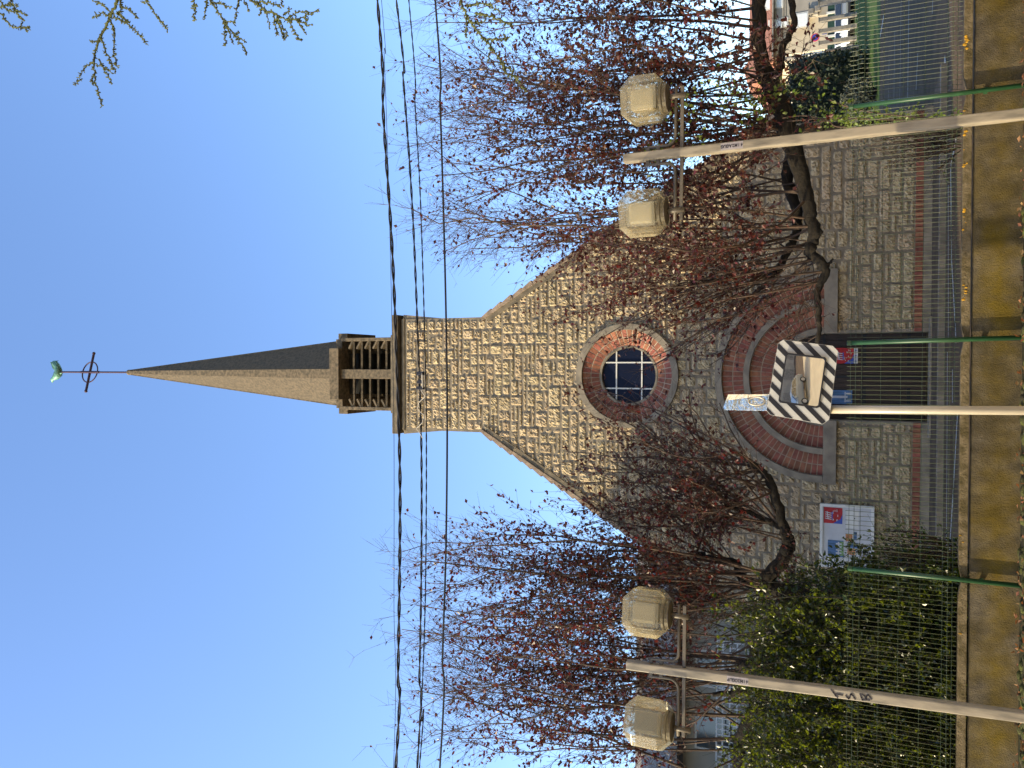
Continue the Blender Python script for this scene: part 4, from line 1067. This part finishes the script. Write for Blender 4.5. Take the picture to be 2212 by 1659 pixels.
# --- larch boughs hanging in from the right
pl = Plant(); LYY = 8.6
base = Vector((8.6, LYY+1.0, 0.0))
def zl(pts): return [(x/3.1015, y/3.1015) for x, y in pts]
z7 = lambda pts: [(768+x/2.326, y/2.326) for x, y in pts]
boughs = [
 (zl([(850, -130), (790, 0), (740, 110), (680, 240), (640, 330), (630, 420), (635, 530), (660, 630), (686, 717)]), .020),
 (zl([(740, 110), (690, 90), (620, 115)]), .010), (zl([(745, 95), (700, 40), (620, 0)]), .010), (zl([(760, 110), (870, 170), (940, 240), (985, 295)]), .011),
 (zl([(740, 130), (770, 240), (760, 330), (785, 455)]), .012), (zl([(680, 260), (730, 400), (778, 495)]), .011), (zl([(660, 400), (705, 480), (752, 560)]), .009),
 (zl([(630, 410), (570, 450), (540, 500), (508, 573)]), .010), (zl([(640, 430), (700, 450), (755, 495)]), .008), (zl([(800, 40), (870, 70), (925, 125)]), .010), (zl([(790, 90), (830, 120), (870, 158)]), .009),
 (zl([(800, -20), (810, 60), (790, 95)]), .014), (zl([(660, 270), (610, 285)]), .01), (zl([(625, 500), (612, 530), (625, 570)]), .008),
 (zl([(930, -60), (975, 0), (1060, 120), (1125, 205)]), .012), (zl([(1060, 120), (1075, 150)]), .008), (zl([(1000, 10), (945, 15)]), .008),
 (zl([(1300, -40), (1300, 30), (1305, 148)]), .010), (zl([(1395, -40), (1380, 40), (1370, 138)]), .012), (zl([(1280, 40), (1330, 38)]), .007),
 (zl([(1380, -60), (1410, 0), (1500, 140), (1570, 230), (1610, 290), (1655, 360)]), .013), (zl([(1500, 140), (1505, 230), (1520, 315)]), .009), (zl([(1520, 180), (1545, 240), (1562, 295)]), .008),
 (zl([(1500, 140), (1570, 155)]), .009), (zl([(1570, 230), (1600, 215)]), .008), (zl([(1580, 240), (1650, 280)]), .007), (zl([(1410, 15), (1470, 25), (1535, 45)]), .011),
 (zl([(1610, -40), (1590, 50), (1575, 138)]), .011), (zl([(1600, -80), (1690, 0), (1780, 70), (1860, 100), (1930, 130), (2020, 120), (2140, 60)]), .016),
 (zl([(1640, 0), (1668, 80)]), .007), (zl([(1780, 70), (1795, 130), (1808, 198)]), .008), (zl([(1840, 110), (1845, 180), (1865, 240)]), .009), (zl([(1850, 120), (1880, 190), (1905, 270)]), .009),
 (zl([(1860, 110), (1900, 190), (1930, 240)]), .008), (zl([(1930, 130), (1965, 200), (2012, 272)]), .009), (zl([(1990, 130), (2020, 180), (2048, 232)]), .008), (zl([(2000, 135), (2050, 165), (2093, 172)]), .008),
 (zl([(1930, 125), (1980, 90), (2060, 75)]), .009), (zl([(1900, 100), (1945, 60)]), .010), (zl([(1750, 60), (1745, 100)]), .006), (zl([(1870, -30), (1895, 50)]), .008), (zl([(1720, 10), (1800, 20), (1880, 45)]), .010), (zl([(2040, 115), (2060, 140)]), .006),
 (zl([(-60, 60), (0, 90), (50, 150), (110, 185), (180, 185), (200, 180)]), .011), (zl([(60, -40), (70, 0), (110, 80), (160, 140)]), .010), (zl([(0, 50), (60, 30), (130, 45)]), .009), (zl([(80, 60), (130, 75), (185, 102)]), .006), (zl([(150, 140), (140, 180)]), .006), (zl([(0, 10), (40, 60), (90, 85)]), .009), (zl([(170, 185), (180, 210)]), .004),
 (z7([(500, -60), (530, 0), (560, 90), (610, 150), (680, 240), (740, 320), (800, 380), (860, 460)]), .014), (z7([(560, 90), (555, 190)]), .008), (z7([(600, 60), (700, 90), (790, 130)]), .012), (z7([(640, 190), (720, 200), (770, 185)]), .010), (z7([(680, 240), (665, 310)]), .007), (z7([(740, 310), (745, 350), (770, 380)]), .007), (z7([(590, 120), (650, 110)]), .010), (z7([(560, 30), (640, 20), (740, 60)]), .011),
]
tufts = MB()
for px, r in boughs:
    path = smoothpath([P(x, y, LYY) for x, y in px], 8)
    path = [p+rv()*.008 for p in path]; k = len(path)
    pl.tw.tube(path, [max(.006, 1.25*r*(1-.75*i/(k-1))) for i in range(k)], 5)
    for a, b in zip(path[:-1], path[1:]):
        for q in range(max(1, int((b-a).length/.011))):
            p = a+(b-a)*rnd.random(); d = rv().normalized(); ln = rnd.uniform(.018, .055)*(1.0 if r > .008 else .7)
            rr = rnd.uniform(.008, .016)
            tufts.tube([p, p+d*ln*.6, p+d*ln], [rr*.6, rr, rr*.25], 4)
# trunk and limbs, off the right edge of the frame
tp_ = Vector((8.6, LYY+1.0, 15.0))
pl.limb([base, base+Vector((.1, 0, 5)), base+Vector((0, .1, 10)), tp_], [.24, .20, .14, .05])
for px in (zl([(850, -130)])[0], zl([(930, -60)])[0], zl([(1380, -60)])[0], zl([(1600, -80)])[0], zl([(-60, 60)])[0], z7([(500, -60)])[0], zl([(60, -40)])[0], zl([(1300, -40)])[0], zl([(1395, -40)])[0], zl([(1610, -40)])[0], zl([(1870, -30)])[0]):
    e = P(px[0], px[1], LYY); s0 = Vector((8.6, LYY+1.0, min(14.5, e.z-.6)))
    pl.limb([s0, s0+(e-s0)*.5+Vector((0, 0, .3)), e], [.06, .035, .013], n=6, jit=.01)
lr = finish(pl, 'larch_tree', 'larch tree whose knobbly needled boughs hang into the top right of the sky', 'tree', base, 'larch', None, 'bark', 'larch')
tufts.V = [tuple(Vector(v)-base) for v in tufts.V]; tufts.build('needles', 'larch', lr)
# leaf litter along the foot of the wall
V, F = [], []
for k in range(500):
    leaf(V, F, Vector((rnd.uniform(-5, 5), rnd.uniform(8.2, 9.02), rnd.uniform(.012, .05))), Vector((rnd.gauss(0, 1), rnd.gauss(0, 1), rnd.uniform(-.2, .6))), rnd.uniform(.035, .07), .6)
o = leafobj('leaf_litter', V, F, 'dead_leaf', None, Vector((0, 0, 0))); o['kind'] = 'stuff'; tag(o, 'dry brown fallen leaves along the foot of the mossy wall', 'leaves')
# ------------------------------------------------------------------ cars
def make_car(label, loc, rz, paint, group=None, rear=False):
    root = thing('parked_car', label, 'car', loc, rz, group)
    prof = [(-2.05, .32), (-2.08, .62), (-1.98, .92), (-1.15, 1.0), (-.55, 1.40), (.15, 1.47), (1.0, 1.45), (1.62, 1.22), (1.92, .98), (2.02, .70), (2.0, .32)]
    low = [(-2.05, .32), (-2.08, .62), (-1.98, .86), (-1.2, .97), (1.85, 1.0), (2.02, .70), (2.0, .32)]
    mb = MB(); mb.prism(low, lambda p: (p[0], -.86, p[1]), lambda p: (p[0], .86, p[1])); body = mb.build('body', paint, root, bevel=.07)
    mb = MB(); cab0 = [(-1.22, .95), (-.52, 1.42), (.2, 1.49), (1.05, 1.46), (1.88, .98)]
    mb.add([(x, s*(.80 if z < 1.1 else .62), z) for s in (-1, 1) for x, z in cab0], [(0, 1, 2, 3, 4), (9, 8, 7, 6, 5)] + [(i, (i+1) % 5, 5+(i+1) % 5, 5+i) for i in range(5)])
    mb.build('roof', paint, body, bevel=.03)
    for s in (-1, 1):
        mb = MB()
        def sidep(x, z, o=.006): 
            t = (z-.95)/.5; return (x, s*(.80-.18*t+o), z)
        for poly in ([(-1.0, 1.02), (-.48, 1.37), (.28, 1.42), (.28, 1.02)], [(.36, 1.02), (.36, 1.42), (1.0, 1.40), (1.55, 1.08), (1.5, 1.02)]):
            a = [sidep(x, z, .012) for x, z in poly]; mb.add(a, [(0, 1, 2, 3, 4)[:len(a)]])
        mb.build('side_window', 'car_glass', body)
        mb = MB(); mb.box((-.85, s*.93, 1.03), (.12, .16, .11)); mb.build('wing_mirror', paint, body, bevel=.02)
        for x in (-1.28, 1.28):
            mb = MB(); ax = Matrix.Rotation(math.pi/2, 3, 'X'); mb.lathe([(.31, -.10), (.315, 0), (.31, .10)], 20, (x, s*.80, .31), ax); wh = mb.build('wheel', 'tyre', root)
            mb = MB(); mb.lathe([(.20, -.112), (.20, .112)], 14, (x, s*.80, .31), ax); mb.build('rim', 'rim', wh)
        mb = MB(); mb.box((-2.0, s*.62, .72), (.14, .34, .15)); mb.build('headlight', 'headlight', body, bevel=.02)
        mb = MB(); mb.box((1.97, s*.68, .80), (.12, .22, .22)); mb.build('tail_light', 'tail_light', body, bevel=.02)
    mb = MB(); mb.add([(-1.19, -.70, 1.0), (-1.19, .70, 1.0), (-.56, .58, 1.42), (-.56, -.58, 1.42)], [(0, 1, 2, 3)]); mb.V = [(x-.02, y, z+.015) for x, y, z in mb.V]; mb.build('windscreen', 'car_glass', body)
    mb = MB(); mb.add([(1.83, -.68, 1.03), (1.83, .68, 1.03), (1.12, .58, 1.44), (1.12, -.58, 1.44)], [(0, 1, 2, 3)]); mb.V = [(x+.02, y, z+.012) for x, y, z in mb.V]; mb.build('rear_window', 'car_glass', body)
    mb = MB(); mb.box((-2.07, 0, .42), (.06, 1.2, .16)); mb.build('grille', 'black_plastic', body)
    return root
CG = 'cars parked behind the grass bank'
def carpos(y, Y): 
    p = P(1800, y, Y); return (p.x, Y, 1.17)
make_car('pale blue parked car at the far right behind the grey posts', carpos(-8, 68), R(80), 'car_silver', CG)
make_car('silver parked car seen between the second and third grey posts', carpos(28, 68), R(74), 'car_silver', CG)
make_car('white parked car below the blue and red no parking sign', carpos(56, 68.3), R(78), 'car_white', CG)
make_car('pale grey parked car nearest the striped pole', carpos(88, 69), R(84), 'car_white', CG)
# the car seen in the traffic mirror
make_car('silver car parked across the sandy yard, seen in the traffic mirror', (0.25, -6.2, 0.0), R(-30), 'car_silver')
# ------------------------------------------------------------------ background right
fg = thing('slat_fence', 'dark green panel fence with white uprights behind the parked cars', 'fence', (32, 71, 1.16))
mb = MB(); mb.bbox(-14, 16, 0, .06, 0, 2.1); mb.build('panel', 'fence_green', fg)
for k in range(16):
    mb = MB(); mb.bbox(-14+2.0*k-.09, -14+2.0*k+.09, -.1, -.004, 0, 2.2); mb.build('upright', 'white_paint', fg)
for i, y in enumerate((6, 41, 66, 92)):
    p = P(1838, y-8, 63.5); q = P(1770, y, 63.5)
    r_ = thing('timber_post', 'tall square grey timber post in front of the parked cars', 'post', (p.x, 63.5, 1.0), 0, 'grey posts in front of the parked cars')
    mb = MB(); mb.bbox(-.15, .15, -.15, .15, -.2, q.z-1.0); mb.build('shaft', 'grey_wood', r_, bevel=.02)
    mb = MB(); mb.bbox(-.19, .19, -.19, .19, q.z-.998, q.z-.94); mb.build('cap', 'grey_wood', r_)
p = P(1838, 106, 62); q = P(1680, 116, 62)
r_ = thing('striped_pole', 'dark pole with a white band and a brown lower part beside the hedge', 'pole', (p.x, 62, .9))
H_ = q.z-.9
mb = MB(); mb.lathe([(.17, 0), (.15, H_)], 12); mb.build('shaft', 'grey_wood', r_, smooth=True)
mb = MB(); mb.lathe([(.18, 2.4), (.18, 3.9)], 12, (-.02, -.03, 0)); mb.build('white_band', 'white_paint', r_)
mb = MB(); mb.lathe([(.25, 0), (.25, 2.3)], 12, (-.02, -.03, 0)); mb.build('brown_sleeve', 'roof_tile', r_)
# house
hx0 = P(1700, 118, 75).x
hs_ = thing('house', 'beige two storey house with red tiled roof and shuttered windows behind the parked cars', 'house', (hx0, 75, 1.16))
mb = MB(); mb.bbox(0, 30, 0, 10, 0, 6.9); mb.build('wall', 'plaster_beige', hs_)
mb = MB(); mb.bbox(3.0, 30, -.6, -.004, 3.0, 6.898); mb.bbox(3.0, 30, -.25, -.003, 0, 3.0); mb.build('shaded_wall', 'plaster_grey', hs_)  # grey colour paints the shaded stretch of the beige wall
mb = MB(); mb.prism([(-1.1, 6.75), (-1.1, 6.95), (5.2, 9.6), (11.2, 6.95), (11.2, 6.75)], lambda p: (-.7, p[0], p[1]), lambda p: (31, p[0], p[1])); mb.build('roof', 'red_tile', hs_)
mb = MB(); mb.tube([(-.5, -1.15, 6.8), (31, -1.15, 6.8)], .09, 8); mb.build('gutter', 'grey_wood', hs_)
def hwin(x0, x1, z0, z1, y=-.6):
    mb = MB(); mb.bbox(x0-.12, x1+.12, y-.05, y-.004, z0-.12, z1+.12); wdw = mb.build('window', 'white_paint', hs_)
    mb = MB(); mb.bbox(x0, x1, y-.07, y-.052, z0, z1); mb.build('shutter', 'shutter', wdw)
def hpx(x, y): q = P(x, y, 74.4); return q.x-hx0, q.z-1.16
for (xa, ya, xb, yb) in ((1719, 59, 1744, 28), (1662, 62, 1700, 40), (1655, 20, 1690, -8)):
    a = hpx(xa, ya); b = hpx(xb, yb); hwin(a[0], b[0], b[1], a[1])
mb = MB()
for x in (1692, 1697, 1712):
    a = hpx(x, 104); b = hpx(x, -5); mb.tube([(a[0] if False else 3.05, -.63, a[1]), (b[0]+4, -.63, b[1])], .035, 5)
for x, ya, yb in ((1747, 66, 10), (1753, 38, 18)):
    a = hpx(x, ya); b = hpx(x, yb); mb.tube([(a[0], -.64, a[1]), (b[0], -.64, b[1])], .05, 5)
mb.build('conduit', 'grey_wood', hs_)
mb = MB()
for x, y, s in ((1752, 26, .45), (1766, 20, .45)):
    a = hpx(x, y); mb.bbox(a[0]-s/2, a[0]+s/2, -.85, -.602, a[1]-s/2, a[1]+s/2)
mb.build('meter_box', 'grey_wood', hs_)
q = P(1761, 81, 72.5)
r_ = thing('no_parking_sign', 'round blue no parking sign with red rim and small blue plate below', 'road sign', (q.x, 72.5, 1.16))
mb = MB(); mb.tube([(0, .04, 0), (0, .04, q.z-1.16+.3)], .04, 8); mb.build('post', 'grey_wood', r_)
AX = Matrix.Rotation(math.pi/2, 3, 'X')
mb = MB(); mb.lathe([(.36, 0), (.36, .02)], 24, (0, 0, q.z-1.16), AX); dsc = mb.build('disc', 'sign_red', r_)
mb = MB(); mb.lathe([(.27, .021), (.27, .03)], 24, (0, 0, q.z-1.16), AX); mb.build('blue_field', 'sign_blue', dsc)
mb = MB(); mb.box((0, -.036, q.z-1.16), (.54, .006, .06), Matrix.Rotation(R(45), 3, 'Y')); mb.build('slash', 'sign_red', dsc)
mb = MB(); mb.bbox(.15, .55, -.02, 0, q.z-1.16-.95, q.z-1.16-.58); mb.build('plate', 'sign_blue', r_)
# distant gabled house
q = P(1611, 150, 110)
r_ = thing('gabled_house', 'small far house with a white gable and red roof seen through the plum branches', 'house', (q.x, 110, 1.16))
H_ = q.z-1.16
mb = MB(); mb.prism([(-4, 0), (4, 0), (4, H_-3.2), (0, H_), (-4, H_-3.2)], lambda p: (p[0], 0, p[1]), lambda p: (p[0], 9, p[1])); mb.build('wall', 'plaster_white', r_)
mb = MB()
for s in (-1, 1): mb.prism([(0, H_+.02), (s*4.6, H_-3.65), (s*4.6, H_-3.35), (0, H_+.35)], lambda p: (p[0], -.4, p[1]), lambda p: (p[0], 9.4, p[1]))
mb.build('roof', 'red_tile', r_)
mb = MB(); mb.bbox(-.6, .6, -.06, -.004, H_-5.5, H_-4.1); wdw = mb.build('window', 'white_paint', r_); mb = MB(); mb.bbox(-.5, .5, -.08, -.062, H_-5.4, H_-4.2); mb.build('pane', 'car_glass', wdw)
# hedge and grey bush
def leafmass(name, label, cat, pts_fn, n, size, material, base, core=None):
    V, F = [], []
    for k in range(n): leaf(V, F, pts_fn(), rv(), size*rnd.uniform(.6, 1.3), .7)
    root = thing(name, label, cat, base); off = Vector(base)
    leafobj('foliage', V, F, material, root, off)
    mb = MB()
    for k in range(10):
        b = off+Vector((rnd.uniform(-.5, .5), rnd.uniform(-.3, .3), 0)); mb.tube([b-off, pts_fn()-off], [.08, .02], 5)
    mb.build('stems', 'bark', root)
    if core: core.V = [tuple(Vector(v)-off) for v in core.V]; core.build('inner_foliage', material, root, smooth=True)
    return root
h0 = P(1838, 236, 58).x; h1 = P(1838, 112, 58).x
def hedgept():
    x = rnd.uniform(h0-2.5, h1); t = (x-h0)/(h1-h0); top = 5.6+.7*math.sin(x*1.3)+.4*math.sin(x*3.1)
    return Vector((x, 58+rnd.gauss(0, .7), .3+rnd.random()**.8*top))
core = MB()
for k in range(9):
    x = h0-2+(h1-h0+2)*k/8.6; core.lathe([(.2, 0), (.75, .8), (.8, 3.2), (.6, 4.6), (.1, 5.2)], 9, (x, 58.4, .3))
leafmass('hedge', 'tall dark green hedge on the grass bank beside the street', 'hedge', hedgept, 7000, .26, 'hedge_leaf', (0.5*(h0+h1), 58, .3), core)
b0 = P(1838, 212, 54)
def spikes():
    x = b0.x+rnd.uniform(-1.3, 1.1); z = rnd.random(); return Vector((x+rnd.gauss(0, .12), 54+rnd.gauss(0, .4), .2+z*1.9*(1-.25*abs(x-b0.x))))
leafmass('grey_bush', 'pale grey green spiky bush in front of the dark hedge', 'bush', spikes, 1600, .16, 'grey_leaf', (b0.x, 54, 0))
# ------------------------------------------------------------------ background left: balconied house
lx = P(1500, 1480, 30)
lh = thing('balcony_house', 'pale house with white balcony railings and brown roof seen through the plum branches', 'house', (-17.5, 30, GZ))
mb = MB(); mb.bbox(0, 9.2, 0, 9, 0, 7.6); mb.build('wall', 'plaster_white', lh)
mb = MB(); mb.prism([(-1.2, 7.4), (-1.2, 7.62), (4.5, 10.4), (10.2, 7.62), (10.2, 7.4)], lambda p: (-.7, p[0], p[1]), lambda p: (10.0, p[0], p[1])); mb.build('roof', 'grey_wood', lh)
for z in (2.4, 5.0):
    mb = MB(); mb.bbox(.6, 8.2, -1.3, -.004, z-.16, z); bal = mb.build('balcony', 'plaster_grey', lh)
    mb = MB()
    for q in range(39): mb.bbox(.62+.2*q-.02, .62+.2*q+.02, -1.28, -1.24, z, z+.92)
    for zz_ in (.25, .5, .75, .96): mb.bbox(.6, 8.24, -1.285, -1.235, z+zz_-.025, z+zz_+.025)
    mb.build('railing', 'white_paint', bal)
for z in (.4, 2.45, 5.05):
    for x in (1.2, 3.6, 6.0):
        mb = MB(); mb.bbox(x, x+1.4, -.05, -.003, z+.1, z+1.9); wdw = mb.build('window', 'white_paint', lh)
        mb = MB(); mb.bbox(x+.08, x+1.32, -.07, -.052, z+.18, z+1.82); mb.build('pane', 'car_glass', wdw)
# ------------------------------------------------------------------ outside the frame: added shade block, added bounce block, and what stands in the mirror
ap = thing('shade_block', 'added block to the left, outside the frame, that shades the lower church facade', 'building', (-24.0, 5.6, GZ))  # unseen shadow caster, sized to set the shade edge on the facade
mb = MB(); mb.bbox(-10, 0, 0, 22, 0, 15.5); mb.build('wall', 'plaster_beige', ap)
mb = MB(); mb.bbox(-10.4, .4, -.4, 22.4, 15.504, 15.8); mb.build('roof', 'grey_wood', ap)
mb = MB()
for z in (1, 4, 7, 10, 13):
    for y in (2, 6, 10, 14, 18): mb.bbox(.004, .05, y-.7, y+.7, z, z+1.6)
mb.build('window', 'car_glass', ap)
bh = thing('garden_house', 'grey rendered house with roller shutters behind the sandy yard, outside the frame', 'house', (0, -24, 0))
mb = MB(); mb.bbox(-10, 14, -8, 0, 0, 5.0); mb.build('wall', 'plaster_grey', bh)
mb = MB(); mb.prism([(-8.5, 4.9), (.5, 4.9), (-4, 7.4)], lambda p: (-10.5, p[0], p[1]), lambda p: (14.5, p[0], p[1])); mb.build('roof', 'roof_tile', bh)
for x in (-7, -1.5, 4, 9):
    mb = MB(); mb.bbox(x, x+2.6, .004, .06, 0, 2.4); mb.build('roller_shutter', 'grey_wood', bh)
sh = thing('bounce_block', 'added tall cream block on the right, outside the frame, bouncing warm sunlight onto the church', 'house', (15, -16, 0))  # added reflector, throws warm sunlight back into the facade's shade
mb = MB(); mb.bbox(0, 10, 0, 21, 0, 16); mb.build('wall', 'bounce_cream', sh)
mb = MB(); mb.prism([(-.6, 15.9), (10.6, 15.9), (5, 19)], lambda p: (p[0], -.6, p[1]), lambda p: (p[0], 21.6, p[1])); mb.build('roof', 'red_tile', sh)
for z in (1, 4.2, 7.4, 10.4):
    for y in (2.5, 7.5, 12.5, 17.5):
        mb = MB(); mb.bbox(-.05, -.004, y-.6, y+.6, z, z+1.5); mb.build('shutter', 'shutter', sh)
V, F = [], []
def yardbush(): return Vector((rnd.gauss(-4.5, 1.4), -17+rnd.gauss(0, .7), abs(rnd.gauss(.6, .7))))
leafmass('yard_shrub', 'dark shrub at the edge of the sandy yard, seen in the traffic mirror', 'shrub', yardbush, 1500, .16, 'hedge_leaf', (-4.5, -17, 0))
